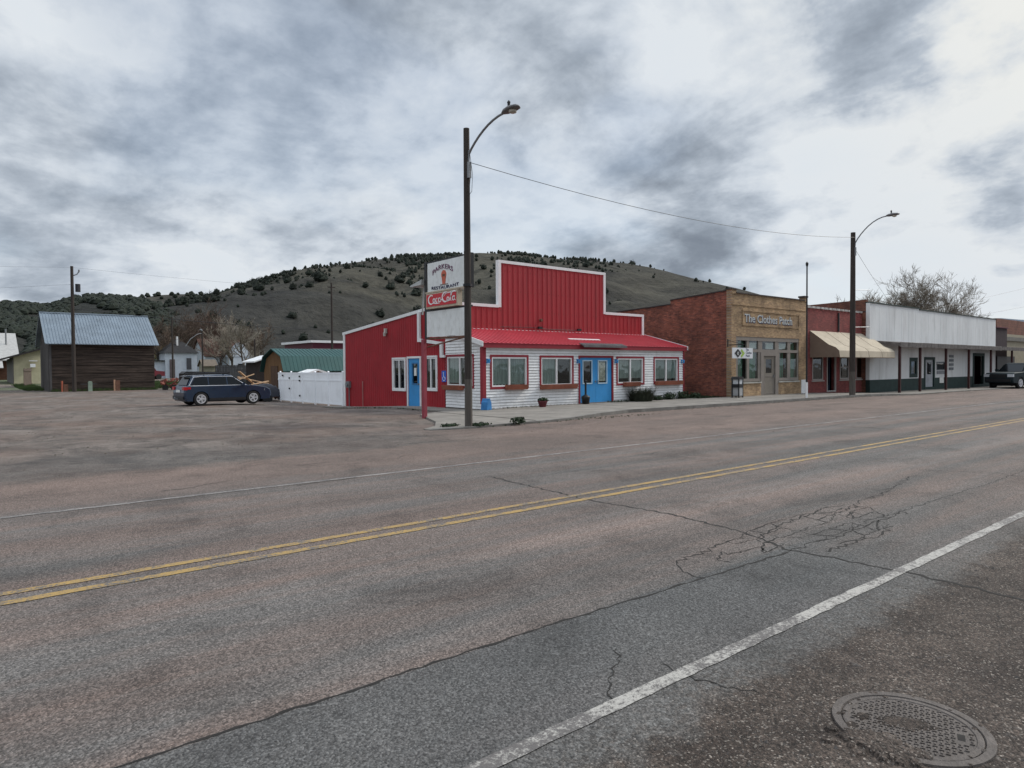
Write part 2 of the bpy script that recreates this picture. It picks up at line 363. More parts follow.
# ------------------------------------------------------------ ground, road, markings
def ground_material():
    m = bpy.data.materials.new('ground_surface'); nt, N, L, b = nodes_of(m)
    v = coord(nt); s = N.new('ShaderNodeSeparateXYZ'); L.new(v, s.inputs[0]); X, Y = s.outputs[0], s.outputs[1]
    wob = math_(nt, 'MULTIPLY', math_(nt, 'SUBTRACT', noise_(nt, v, .9, 6, .65), .5), 2.2)
    wobs = math_(nt, 'MULTIPLY', math_(nt, 'SUBTRACT', noise_(nt, v, 5, 5, .7), .5), .5)
    Yw = math_(nt, 'ADD', Y, wob)
    streak = noise_(nt, coord(nt, (.08, .9, 1)), 1.3, 4, .6)
    streak2 = noise_(nt, coord(nt, (.25, 3., 1)), 1.3, 4, .6)
    blot = noise_(nt, v, .35, 5, .6, .3)
    fineN = noise_(nt, v, 60, 3, .7); grit = noise_(nt, v, 190, 2, .8)
    vor = N.new('ShaderNodeTexVoronoi'); vor.inputs['Scale'].default_value = 95; L.new(v, vor.inputs['Vector'])
    vorb = N.new('ShaderNodeTexVoronoi'); vorb.inputs['Scale'].default_value = 38; L.new(v, vorb.inputs['Vector'])
    grey, pink = (.102, .094, .088), (.150, .114, .098)
    road = mix(nt, grey, pink, ramp(nt, streak, [(.40, 0.), (.60, 1.)]))
    road = mix(nt, road, (.140, .130, .121), math_(nt, 'MULTIPLY', ramp(nt, streak2, [(.5, 0.), (.68, 1.)]), .5))
    # chip-seal bands along the road: (position = Y/20)
    tracks = ramp(nt, math_(nt, 'DIVIDE', Yw if False else math_(nt, 'ADD', Y, math_(nt, 'MULTIPLY', wob, .15)), 20),
                  [(.11, 1.0), (.155, .82), (.175, 1.02), (.205, .80), (.245, 1.30), (.275, .95), (.31, 1.05), (.345, .74), (.375, 1.12), (.41, .80), (.45, 1.15), (.485, .9), (.6, 1.1), (.7, 1.12)])
    road = mix(nt, road, tracks, .8, 'MULTIPLY')
    # greyer patched strip in the near lane
    p1 = math_(nt, 'MULTIPLY', math_(nt, 'SUBTRACT', 1, step(nt, math_(nt, 'ADD', Y, math_(nt, 'MULTIPLY', wobs, .08)), 3.28, 3.32)), math_(nt, 'SUBTRACT', 1, step(nt, math_(nt, 'ADD', X, wobs), 5.7, 6.9)))
    road = mix(nt, road, mix(nt, (.064, .066, .066), (.100, .100, .097), ramp(nt, blot, [(.35, 0.), (.65, 1.)])), math_(nt, 'MULTIPLY', p1, .85))
    # far shoulder and lot
    sh = step(nt, Yw, 9.2, 11.5)
    col = mix(nt, road, mix(nt, (.112, .087, .075), (.175, .128, .107), ramp(nt, noise_(nt, coord(nt, (.2, .8, 1)), .8, 5, .6), [(.35, 0.), (.65, 1.)])), sh)
    lotm = math_(nt, 'MULTIPLY', step(nt, Yw, 12.3, 13.3), math_(nt, 'SUBTRACT', 1, step(nt, math_(nt, 'ADD', X, wob), 8, 11)))
    lot = mix(nt, (.075, .062, .054), (.19, .158, .136), ramp(nt, noise_(nt, coord(nt, (1.0, .7, 1)), .7, 8, .74, .8), [(.40, 0.), (.62, 1.)]))
    lot = mix(nt, lot, (.045, .040, .037), ramp(nt, noise_(nt, coord(nt, (1.2, .7, 1)), 2.2, 7, .8, .5), [(.57, 0.), (.64, .75)]))
    lot = mix(nt, lot, (.24, .215, .19), ramp(nt, noise_(nt, coord(nt, (.9, .8, 1)), 1.8, 7, .8, .5), [(.60, 0.), (.70, .7)]))
    lot = mix(nt, lot, (.135, .092, .072), math_(nt, 'MULTIPLY', ramp(nt, noise_(nt, v, .22, 5, .6), [(.45, 0.), (.6, 1.)]), .65))
    darkp = math_(nt, 'MULTIPLY', math_(nt, 'SUBTRACT', 1, step(nt, Yw, 15.2, 17)), lotm)
    lot = mix(nt, lot, mix(nt, (.045, .044, .043), (.115, .108, .10), ramp(nt, noise_(nt, v, 1.2, 6, .7), [(.4, 0.), (.65, 1.)])), math_(nt, 'MULTIPLY', darkp, .55))
    lot_all = math_(nt, 'MAXIMUM', lotm, step(nt, Yw, 17.2, 18.2))
    col = mix(nt, col, lot, lot_all)
    # near dirt shoulder
    dm = math_(nt, 'SUBTRACT', 1, step(nt, math_(nt, 'ADD', math_(nt, 'ADD', Y, math_(nt, 'MULTIPLY', wob, .30)), wobs), 1.86, 2.12))
    dm2 = math_(nt, 'MULTIPLY', math_(nt, 'SUBTRACT', 1, step(nt, math_(nt, 'ADD', Y, math_(nt, 'MULTIPLY', wob, .5)), 1.9, 2.4)), ramp(nt, noise_(nt, v, 22, 4, .7), [(.45, 0.), (.55, 1.)]))
    vs_ = N.new('ShaderNodeTexVoronoi'); vs_.inputs['Scale'].default_value = 120; L.new(v, vs_.inputs['Vector']); sp_ = N.new('ShaderNodeSeparateColor'); L.new(vs_.outputs['Color'], sp_.inputs[0]); N_SPK = sp_.outputs[0]
    dirt = mix(nt, (.034, .025, .020), (.098, .076, .062), ramp(nt, noise_(nt, v, 2.2, 7, .72, .3), [(.4, 0.), (.72, 1.)]))
    dirt = mix(nt, dirt, (.17, .165, .16), ramp(nt, noise_(nt, v, 4.5, 6, .75), [(.60, 0.), (.72, .6)]))
    dirt = mix(nt, dirt, ramp(nt, vorb.outputs['Color'], [(.2, .6), (.5, 1.), (.85, 1.35)]), .5, 'MULTIPLY')
    dirt = mix(nt, dirt, (.20, .175, .15), ramp(nt, N_SPK, [(.90, 0.), (.94, .8)]))
    dirt = mix(nt, dirt, (.02, .016, .013), ramp(nt, N_SPK, [(.10, .8), (.14, 0.)]))
    col = mix(nt, col, (.118, .113, .106), math_(nt, 'MULTIPLY', math_(nt, 'SUBTRACT', 1, step(nt, Y, 2.0, 2.4)), .6))
    col = mix(nt, col, dirt, math_(nt, 'MAXIMUM', dm, math_(nt, 'MULTIPLY', dm2, .7)))
    # far off: grass and weeds
    far = math_(nt, 'MULTIPLY', step(nt, Y, 60, 90), ramp(nt, noise_(nt, v, .06, 4), [(.42, 0.), (.5, 1.)]))
    col = mix(nt, col, (.07, .085, .04), far)
    oil = math_(nt, 'MULTIPLY', ramp(nt, noise_(nt, coord(nt, (.12, 1, 1)), 5, 4, .7), [(.58, 0.), (.72, 1.)]), ramp(nt, noise_(nt, v, 3.5, 4, .7), [(.5, 0.), (.7, 1.)]))
    col = mix(nt, col, (.05, .046, .043), math_(nt, 'MULTIPLY', oil, .6))
    # stains, aggregate
    st = ramp(nt, noise_(nt, v, .8, 7, .7, .5), [(.3, .58), (.47, 1.), (.7, 1.16)])
    col = mix(nt, col, st, .9, 'MULTIPLY')
    col = mix(nt, col, ramp(nt, fineN, [(.3, .45), (.52, 1.), (.72, 1.6)]), .85, 'MULTIPLY')
    col = mix(nt, col, ramp(nt, vor.outputs['Color'], [(.1, .45), (.5, 1.), (.9, 1.8)]), .85, 'MULTIPLY')
    col = mix(nt, col, (.42, .39, .36), ramp(nt, grit, [(.66, 0.), (.73, .85)]))
    L.new(col, b.inputs['Base Color']); b.inputs['Roughness'].default_value = .88; b.inputs['Specular IOR Level'].default_value = .3
    hh = math_(nt, 'ADD', math_(nt, 'MULTIPLY', fineN, .6), math_(nt, 'ADD', math_(nt, 'MULTIPLY', vor.outputs['Distance'], -.5), math_(nt, 'MULTIPLY', noise_(nt, v, 9, 5, .7), 1.2)))
    bump(nt, b, hh, .75, .012)
    return m
GM = ground_material()
def sheet(xs, ys, zf):
    mb = MB(); nx = len(xs)
    mb.v = [(x, y, zf(x, y)) for y in ys for x in xs]
    mb.f = [(j * nx + i, j * nx + i + 1, (j + 1) * nx + i + 1, (j + 1) * nx + i) for j in range(len(ys) - 1) for i in range(nx - 1)]
    return mb
xs = [-900, -400, -200, -100, -60, -40, -25] + [x for x in range(-15, 80, 2)] + [84, 90, 100, 120, 150, 200, 300, 500, 900, 2500]
ys = [-900, -400, -150, -60, -20, -8, 0, 8, 16, 20] + [y for y in range(24, 62, 2)] + [65, 70, 75, 80, 88, 96, 104, 112, 120, 130, 160, 220, 400, 900, 2500]
tag(sheet(xs, ys, gz).build('ground', GM, smooth=True), kind='structure')
rx = [-400, -100, -40, -15, 0, 10, 20, 30, 40, 44, 48, 52, 56, 60, 65, 70, 80, 100, 200, 500, 900]
tag(sheet(rx, [-3, 2, 6, 10, 15.6], lambda x, y: gz(x, y) + .004).build('road', GM, smooth=True), kind='structure')

def paint(name, col, wear):
    m = bpy.data.materials.new(name); nt, N, L, b = nodes_of(m); v = coord(nt)
    n1 = noise_(nt, v, 45, 5, .75); n2 = noise_(nt, v, 2.4, 5, .7); n3 = noise_(nt, v, 150, 2, .8)
    f = math_(nt, 'ADD', math_(nt, 'MULTIPLY', n1, .65), math_(nt, 'MULTIPLY', n2, .5))
    msk = ramp(nt, f, [(wear - .03, 1.), (wear + .07, 0.)])
    c = mix(nt, (.12, .11, .105), col, msk)
    c = mix(nt, c, ramp(nt, n3, [(.3, .7), (.7, 1.1)]), .8, 'MULTIPLY')
    L.new(c, b.inputs['Base Color']); b.inputs['Roughness'].default_value = .8; bump(nt, b, n1, .6, .008)
    return m
yel = paint('yellow_road_paint', (.38, .245, .080), .575); wht = paint('white_road_paint', (.42, .40, .365), .555); wht2 = paint('worn_white_road_paint', (.29, .265, .245), .55)
def line(y0, y1, mat, seed, wob=.012):
    mb = MB(); random.seed(seed); X = [-60, -30, -15] + [-6 + .12 * i for i in range(260)] + [26 + i for i in range(0, 70, 3)] + [100, 200, 500]
    for x in X:
        a, b = (random.uniform(-wob, wob) for _ in range(2)); mb.v += [(x, y0 + a, gz(x, y0) + .009), (x, y1 + b, gz(x, y1) + .009)]
    mb.f = [(2 * i, 2 * i + 2, 2 * i + 3, 2 * i + 1) for i in range(len(X) - 1)]
    tag(mb.build('road_marking', mat), kind='structure')
line(6.13, 6.235, yel, 1, .006); line(6.395, 6.495, yel, 2, .006); line(2.25, 2.345, wht, 3, .006); line(9.78, 9.88, wht2, 4)

crack_m = M('crack_tar', (.022, .020, .018), .95, .3, 20)
def crack(mb, pts, w, jit=.03, seg=.07, z=.006):
    P = []
    for i in range(len(pts) - 1):
        a, b = Vector((*pts[i], 0)), Vector((*pts[i + 1], 0)); n = max(1, int((b - a).length / seg))
        for k in range(n): P.append(a.lerp(b, k / n) + Vector((random.uniform(-jit, jit), random.uniform(-jit, jit), 0)) * (1 if k else .3))
    P.append(Vector((*pts[-1], 0)))
    o = len(mb.v)
    for i, p in enumerate(P):
        t = (P[min(i + 1, len(P) - 1)] - P[max(i - 1, 0)]).normalized(); nr = Vector((-t.y, t.x, 0)); ww = w * random.uniform(.35, 1.3) / 2
        if i in (0, len(P) - 1): ww *= .2
        mb.v += [tuple(p + nr * ww + Vector((0, 0, z))), tuple(p - nr * ww + Vector((0, 0, z)))]
    for i in range(len(P) - 1): mb.f.append((o + 2 * i, o + 2 * i + 1, o + 2 * i + 3, o + 2 * i + 2))
random.seed(12)
mb = MB()
crack(mb, [(6.46, 8.45), (6.26, 6.23), (6.36, 4.94), (6.23, 3.91), (5.92, 3.2), (5.97, 2.91), (6.0, 2.4), (5.99, 1.99), (5.92, 1.2)], .036, .03)
crack(mb, [(-3, 3.3), (1.06, 3.3), (1.88, 3.3), (2.97, 3.3), (4.64, 3.24), (5.89, 3.2)], .022, .012)
crack(mb, [(5.89, 3.2), (7.87, 3.28), (11.44, 3.2), (15, 3.3)], .010, .03)
crack(mb, [(4.64, 3.24), (4.62, 3.45), (4.85, 3.7), (5.5, 3.72), (6.1, 3.75)], .018, .05)
crack(mb, [(6.08, 3.61), (6.82, 3.81), (7.54, 3.85), (8.27, 3.73), (9.6, 3.9), (11.5, 4.2)], .020, .06)
crack(mb, [(6.1, 3.0), (6.6, 2.95), (7.1, 2.93), (7.7, 3.02)], .020, .05)
crack(mb, [(3.1, 2.45), (3.05, 2.3), (3.12, 2.1), (3.2, 1.9)], .012, .02, .03); crack(mb, [(3.05, 2.75), (2.9, 2.6), (2.7, 2.5), (2.55, 2.3)], .009, .025, .03)
tag(mb.build('road_crack', crack_m), kind='structure')
mb = MB(); gx, gy = 12, 6; pt = {}
for i in range(gx):
    for j in range(gy):
        pt[i, j] = (4.75 + i * .33 + random.uniform(-.11, .11), 2.98 + j * .165 + random.uniform(-.06, .06) + .03 * i * .3)
for (i, j), p in pt.items():
    dense = i >= 4
    if i < 4 and j < 2: continue
    for q in ((i + 1, j), (i, j + 1), (i + 1, j + 1)):
        if q in pt and random.random() < ((.72 if q != (i + 1, j + 1) else .22) if dense else .25): crack(mb, [p, pt[q]], random.uniform(.008, .020), .02, .05, .0065)
tag(mb.build('road_crack', crack_m), kind='structure')
mb = MB()   # lot and far lane cracks
for _ in range(22):
    x, y = random.uniform(2, 22), random.uniform(8, 14); crack(mb, [(x, y), (x + random.uniform(.5, 2), y + random.uniform(-.6, .6))], .02, .06, .15)
tag(mb.build('road_crack', crack_m), kind='structure')

# sidewalk (one slab with kerb faces)
st = [(10.1, 15.95, 16.3, .02), (10.8, 15.75, 16.8, .04), (11.6, 15.7, 18.0, .05), (12.3, 15.7, 19.6, .06), (13.0, 15.75, 21.2, .06), (14.8, 15.85, 22.2, .07), (15.9, 16.1, 22.4, .08), (17.6, 16.6, 22.4, .11), (19.5, 17.0, 22.4, .12)]
st += [(x, 17.0, 22.4, .12) for x in (22, 25, 28, 31.1, 36, 40)] + [(x, 17.0, 22.4, .12 - .08 * smooth01((x - 40) / 8)) for x in (42, 44, 47, 52, 56, 60, 65, 70, 90, 140)]
mb = MB(); mk = MB()
for i, (x, a, b, z) in enumerate(st):
    g = gz(x, 17) * 1.0
    mb.v += [(x, a, g - .15), (x, a, g + z), (x, b, g + z), (x, b, g - .15)]
for i in range(len(st) - 1):
    o = 4 * i
    mb.f += [(o + 1, o + 5, o + 6, o + 2), (o + 2, o + 6, o + 7, o + 3), (o, o + 4, o + 5, o + 1)]
mb.f += [(0, 1, 2, 3)]
tag(mb.build('sidewalk', concrete), kind='structure')
for i in range(len(st) - 1):
    (x0, a0, _, z0), (x1, a1, _, z1) = st[i], st[i + 1]
    for x, a, z in ((x0, a0, z0), (x1, a1, z1)):
        g = gz(x, 17); mk.v += [(x, a - .01, g - .1), (x, a - .01, g + z + .004), (x, a + .15, g + z + .004)]
    o = 6 * i; mk.f += [(o, o + 3, o + 4, o + 1), (o + 1, o + 4, o + 5, o + 2)]
tag(mk.build('kerb', kerbm), kind='structure')
mb = MB()   # expansion joints
for k in range(28):
    x = 14 + k * 1.83; a = 16.0 if x < 17 else 17.05
    g = gz(x, 17) + (.0725 if x < 16 else (.1 if x < 19 else .12)) + .002
    if 16 < x < 19.5 or x > 39: continue
    mb.box(x, x + .012, a, 22.2 if x < 15.9 else 21.3 if x < 29 else 20.3, g - .01, g + .001)
tag(mb.build('sidewalk_joint', crack_m), kind='structure')
mb = MB(); n = 10   # strip of concrete along the red side wall
for k in range(n + 1):
    y = 21.8 + k * 1.25; g = gz(15.4, y); mb.v += [(14.7 + .03 * k, y, g - .1), (14.7 + .03 * k, y, g + .055), (16.0, y, g + .055)]
for k in range(n): o = 3 * k; mb.f += [(o, o + 3, o + 4, o + 1), (o + 1, o + 4, o + 5, o + 2)]
tag(mb.build('sidewalk', concrete), kind='structure')

# ------------------------------------------------------------ walls, windows, doors
def wall(ax, u0, u1, z0, z1, d0, d1, holes=(), mb=None, topf=None):
    """solid wall made of blocks round its openings"""
    mb = mb or MB(); us = sorted({u0, u1, *[h[0] for h in holes], *[h[1] for h in holes]})
    for a, b in zip(us, us[1:]):
        hs = sorted([(h[2], h[3]) for h in holes if h[0] < (a + b) / 2 < h[1]]); z = z0
        for h0, h1 in hs:
            if h0 > z + 1e-4: mb.wbox(ax, a, b, z, h0, d0, d1)
            z = h1
        if z < z1 - 1e-4: mb.wbox(ax, a, b, z, z1, d0, d1)
    return mb
def laps(ax, u0, u1, z0, z1, d, holes=(), h=.118, sgn=-1, t=.034, mb=None, clip=None):
    """lap siding: wedge boards on face at depth d, growing outward (sgn)"""
    mb = mb or MB(); n = int(round((z1 - z0) / h)); h = (z1 - z0) / n
    for k in range(n):
        a, b = z0 + k * h + .013, z0 + (k + 1) * h; segs = [(u0, u1)]
        if clip:
            lim = clip((a + b) / 2); segs = [(max(u0, lim[0]), min(u1, lim[1]))]
        for hu0, hu1, hz0, hz1 in holes:
            if hz0 < (a + b) / 2 < hz1:
                ns = []
                for s0, s1 in segs:
                    if hu0 > s0: ns.append((s0, min(hu0, s1)))
                    if hu1 < s1: ns.append((max(hu1, s0), s1))
                segs = [q for q in ns if q[1] - q[0] > .01]
        for s0, s1 in segs:
            if s1 - s0 < .02: continue
            j = random.uniform(-.003, .003); o = d + sgn * (t + j); i_ = d + sgn * .004
            def P(u, dd, z): return (u, dd, z) if ax == 'y' else (dd, u, z)
            mb.add([P(s0, d, a), P(s0, o, a), P(s0, i_, b), P(s0, d, b), P(s1, d, a), P(s1, o, a), P(s1, i_, b), P(s1, d, b)],
                   [(0, 1, 2, 3), (7, 6, 5, 4), (1, 5, 6, 2), (0, 4, 5, 1), (2, 6, 7, 3)])
    return mb
def ribs(ax, u0, u1, zf0, zf1, d, sgn=-1, pitch=.3, w=.05, h=.022, holes=(), mb=None):
    mb = mb or MB(); n = int((u1 - u0) / pitch)
    for k in range(n + 1):
        u = u0 + .04 + k * pitch
        if u + w > u1: break
        segs = [(zf0(u), zf1(u))]
        for hu0, hu1, hz0, hz1 in holes:
            if hu0 - w < u < hu1:
                segs = [q for s0, s1 in segs for q in ((s0, min(s1, hz0)), (max(s0, hz1), s1)) if q[1] - q[0] > .02]
        for a, b in segs:
            def P(uu, dd, z): return (uu, dd, z) if ax == 'y' else (dd, uu, z)
            o = d + sgn * h
            mb.add([P(u, d, a), P(u + .013, o, a), P(u + w - .013, o, a), P(u + w, d, a), P(u, d, b), P(u + .013, o, b), P(u + w - .013, o, b), P(u + w, d, b)],
                   [(0, 1, 5, 4), (1, 2, 6, 5), (2, 3, 7, 6), (0, 3, 2, 1), (4, 5, 6, 7)])
    return mb
def frame(mb, ax, u0, u1, z0, z1, d0, d1, w):
    mb.wbox(ax, u0, u1, z1 - w, z1, d0, d1); mb.wbox(ax, u0, u1, z0, z0 + w, d0, d1)
    mb.wbox(ax, u0, u0 + w, z0 + w, z1 - w, d0, d1); mb.wbox(ax, u1 - w, u1, z0 + w, z1 - w, d0, d1); return mb
def window(par, ax, u0, u1, z0, z1, d, sgn=-1, casing=None, cw=.09, sash=white_trim, sw=.06, mull=True, gl=GL, curt=None, cz=None, label=None, hbar=False):
    """opening u0..u1,z0..z1 in the wall face d; frame, casing, pane, curtain"""
    s = sgn; mbw = MB(); e0, e1 = sorted((d + s * .025, d - s * .07)); frame(mbw, ax, u0, u1, z0, z1, e0, e1, sw)
    if mull: c = (u0 + u1) / 2; mbw.wbox(ax, c - sw * .55, c + sw * .55, z0 + sw, z1 - sw, e0, e1)
    if hbar: c = (z0 + z1) / 2; mbw.wbox(ax, u0 + sw, u1 - sw, c - .025, c + .025, e0 + .01, e1 - .01)
    o = mbw.build('window', sash, par, world=True)
    if label: o['label'] = label
    if casing:
        m2 = MB(); a0, a1 = sorted((d + s * .045, d + s * .002)); frame(m2, ax, u0 - cw, u1 + cw, z0 - cw, z1 + cw, a0, a1, cw - .003); m2.build('casing', casing, o, world=True)
    p0, p1 = sorted((d - s * .03, d - s * .036)); MB().wbox(ax, u0 + sw * .5, u1 - sw * .5, z0 + sw * .5, z1 - sw * .5, p0, p1).build('pane', gl, o, world=True)
    if curt:
        cm_, (f0, f1, g0) = curt, cz or (0, 1, 0)
        a, b = u0 + (u1 - u0) * f0, u0 + (u1 - u0) * f1; m3 = MB(); nn = max(3, int((b - a) / .05)); zt, zb = z1, z0 + (z1 - z0) * g0
        def P(u, dd, z): return (u, dd, z) if ax == 'y' else (dd, u, z)
        for k in range(nn + 1):
            u = a + (b - a) * k / nn; dd = d - s * (.06 + .025 * (k % 2)); m3.v += [P(u, dd, zb), P(u, dd, zt), P(u, dd - s * .004, zb), P(u, dd - s * .004, zt)]
        for k in range(nn): q = 4 * k; m3.f += [(q, q + 4, q + 5, q + 1), (q + 2, q + 3, q + 7, q + 6)]
        m3.build('curtain', cm_, o, world=True)
    return o

# ------------------------------------------------------------ restaurant
rest = thing('restaurant', 'red metal restaurant with stepped false front and white sided porch', 'restaurant', (16, 21.4, 0))
FY, TY, BX, RX = 21.4, 24.0, 16.0, 28.76
gw = [(16.42, 18.24, .97, 2.16), (19.04, 20.84, .97, 2.15), (23.79, 25.6, .97, 2.14), (26.47, 28.28, .97, 2.14)]
gd = (21.33, 23.40, .12, 2.16)
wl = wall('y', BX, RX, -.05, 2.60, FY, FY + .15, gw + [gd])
sd_m = MB(); laps('y', BX, RX, .09, 2.55, FY, [(a - .07, b + .07, c - .07, d + .07) for a, b, c, d in gw] + [(gd[0] - .07, gd[1] + .07, 0, gd[3] + .07)], mb=sd_m)
gs = (22.05, 23.88, 1.0, 2.2)
def porch_top(y): return 2.66 + (y - 21.25) * (3.40 - 2.72) / (24 - 21.25)
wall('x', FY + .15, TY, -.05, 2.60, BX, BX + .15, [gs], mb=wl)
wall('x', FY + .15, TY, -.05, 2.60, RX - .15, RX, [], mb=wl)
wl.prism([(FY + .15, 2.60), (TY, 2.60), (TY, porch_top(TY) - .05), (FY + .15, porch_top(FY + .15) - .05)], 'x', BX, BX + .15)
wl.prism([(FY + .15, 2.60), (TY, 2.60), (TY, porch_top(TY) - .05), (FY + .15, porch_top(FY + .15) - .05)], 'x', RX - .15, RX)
laps('x', FY + .0, TY, .09, 3.3, BX, [(gs[0] - .07, gs[1] + .07, gs[2] - .07, gs[3] + .07)], mb=sd_m, clip=lambda z: (21.25 + max(0, (z - 2.62)) / .247 if z > 2.62 else FY, TY))
wl.build('porch_wall', M('lap_shade_backing', (.16, .15, .14), .9, .4), rest, world=True); sd_m.build('siding', white_siding, rest, world=True)  # backing coloured dark to stand for shadow and grime in the lap gaps
# main volume
sd = (26.05, 27.08, -.0, 2.18); sw1 = (27.36, 28.45, .76, 2.16); sw2 = (24.72, 25.62, .82, 2.2)
def rtop(y): return 4.45 - (y - 24) * (4.45 - 3.62) / 9.7
holes = [sd, sw1, sw2]
wl = wall('x', TY + .12, 33.7, -.5, 3.55, BX, BX + .12, holes)
wl.prism([(TY + .12, 3.55), (33.7, 3.55), (33.7, rtop(33.7)), (TY + .12, rtop(TY))], 'x', BX, BX + .12)
ribs('x', TY + .02, 33.65, lambda u: -.3, lambda u: rtop(u) - .1, BX, pitch=.2, w=.04, h=.016, holes=[(a - .08, b + .08, c - .08, d + .08) for a, b, c, d in holes], mb=wl)
wall('y', BX + .12, RX - .12, -.5, 3.6, 33.58, 33.7, [], mb=wl)
wl.prism([(TY + .12, -.5), (33.7, -.5), (33.7, rtop(33.7)), (TY + .12, rtop(TY))], 'x', RX - .12, RX)
wl.build('side_wall', red_side, rest, world=True)
ff = MB().prism([(BX, 2.4), (RX, 2.4), (RX, 4.50), (25.68, 4.50), (25.68, 6.50), (18.92, 6.50), (18.92, 4.50), (BX, 4.50)], 'y', TY, TY + .12)
def fft(u): return 6.42 if 18.95 < u < 25.6 else 4.42
ribs('y', BX + .05, RX - .05, lambda u: 3.44, fft, TY, pitch=.3, w=.06, h=.028, mb=ff)
ff.build('false_front', red_front, rest, world=True)
tr = MB(); y0, y1 = TY - .045, TY + .16
for a, b, z in ((BX - .02, 18.82, 4.5), (25.78, RX + .02, 4.5), (18.82, 25.78, 6.5)): tr.box(a, b, y0, y1, z - .075, z + .055)
tr.box(18.82, 18.97, y0 + .003, y1 - .003, 4.445, 6.425); tr.box(25.63, 25.78, y0 + .003, y1 - .003, 4.445, 6.425); tr.box(RX - .13, RX + .02, y0 + .003, y1 - .003, 3.45, 4.425)
tr.box(BX + .1, RX, TY - .06, TY - .002, 3.40, 3.455)
tr.build('false_front_trim', white_trim, rest, world=True)
tr = MB().prism([(TY + .2, rtop(TY) - .09), (33.8, rtop(33.8) - .09), (33.8, rtop(33.8) + .05), (TY + .2, rtop(TY) + .05)], 'x', BX - .05, BX + .02)
tr.box(BX - .04, BX + .02, 33.55, 33.75, -.3, 3.55)
tr.build('wall_trim', white_trim, rest, world=True)
MB().prism([(TY + .12, rtop(TY) - .02), (33.75, rtop(33.75) - .02), (33.75, rtop(33.75) + .03), (TY + .12, rtop(TY) + .03)], 'x', BX + .021, RX).build('main_roof', steel, rest, world=True)

sc_m = MB()
for z in (3.7, 4.3, 5.2, 6.1):
    for k in range(42):
        x = BX + .23 + k * .3
        if x > RX - .1 or z > (6.4 if 18.95 < x < 25.6 else 4.42): continue
        sc_m.box(x - .012, x + .012, TY - .012, TY - .001, z - .012, z + .012)
tag(sc_m.build('screw_heads', rust, rest, world=True), kind='stuff')
# porch roof with ribs
rf = MB(); ez, tz = 2.70, 3.43; ey = 21.22
rf.prism([(ey, ez), (TY - .002, tz), (TY - .002, tz + .02), (ey, ez + .02)], 'x', BX - .12, RX + .14)
n = int((RX + .14 - BX + .12) / .23)
for k in range(n + 1):
    x = BX - .10 + k * .23; rf.prism([(ey - .01, ez + .02), (TY - .002, tz + .02), (TY - .002, tz + .045), (ey - .01, ez + .045)], 'x', x, x + .045)
rf.build('porch_roof', red_roof, rest, world=True)
MB().box(BX - .10, RX + .10, ey + .02, ey + .05, 2.52, 2.695).build('fascia', red_trim, rest, world=True)
MB().box(BX, RX, ey + .051, FY - .001, 2.555, 2.58).build('soffit', white_trim, rest, world=True)
for x in (BX - .16, RX + .11): MB().prism([(ey - .03, ez - .13), (TY, tz - .13), (TY, tz + .06), (ey - .03, ez + .06)], 'x', x, x + .035).build('rake_board', white_trim, rest, world=True)
cb = MB(); cb.box(BX - .05, BX + .12, FY - .05, FY - .001, .3, 2.55); MB().box(RX - .05, RX + .05, FY - .05, FY - .001, .0, 2.55).build('corner_board', red_trim, rest, world=True); cb.box(BX - .05, BX - .001, FY - .001, FY + .12, .3, 2.55)
cb.build('corner_board', red_trim, rest, world=True)
MB().box(BX + .05, RX - .05, FY - .012, FY + .1, -.06, .09).build('foundation', kerbm, rest, world=True)
wins = []
for i, (a, b, c, d) in enumerate(gw):
    o = window(rest, 'y', a, b, c, d, FY, casing=red_trim, curt=curtain, cz=[(0, .98, .08), (0, .52, .05), (0, .96, .2), (.05, .96, .15)][i]); wins.append(o)
o = window(rest, 'x', gs[0], gs[1], gs[2], gs[3], BX, casing=red_trim, curt=curtain, cz=(.5, 1, .1), label='side porch window behind the light pole')
for a, b, c, d in (sw1, sw2): window(rest, 'x', a, b, c, d, BX, casing=white_trim, cw=.08, gl=GLD, curt=curtain, cz=(.0, .4, .5))
# window boxes
for a, b, z in ((17.07, 18.15, .84), (18.94, 21.0, .81), (24.13, 25.2, .82), (26.46, 28.5, .83)):
    m_ = MB().prism([(FY - .26, z + .2), (FY - .05, z + .2), (FY - .05, z), (FY - .21, z)], 'x', a, b); m_.build('window_box', terracotta, rest, world=True)
MB().prism([(BX - .26, 1.02), (BX - .05, 1.02), (BX - .05, .83), (BX - .21, .83)], 'y', 22.65, 24.0).build('window_box', terracotta, rest, world=True)
# things on the sills
for x, z, kind in ((24.95, 1.45, 0), (27.9, 1.15, 1), (19.35, 1.13, 2), (25.3, 1.1, 1), (17.9, 1.1, 2)):
    m_ = MB()
    if kind == 0:
        m_.lathe([(.10, -.02), (.2, -.03), (.2, .03), (.10, .02)], (x, FY + .13, z), 18, 'y')
    elif kind == 1: m_.lathe([(.06, -.14), (.14, -.09), (.16, 0), (.12, .1), (.03, .14)], (x, FY + .25, z), 12)
    else: m_.box(x - .16, x + .16, FY + .2, FY + .24, z - .12, z + .12)
    m_.build('window_ornament', paper if kind != 1 else leaf_dull, rest, world=True)
for k in range(9):
    x = 16.55 + k * .17; MB().lathe([(.025, 0), (.03, .1), (.012, .16), (.012, .2)], (x, FY + .13, 1.03), 8).build('sill_bottle', paper, rest, world=True)
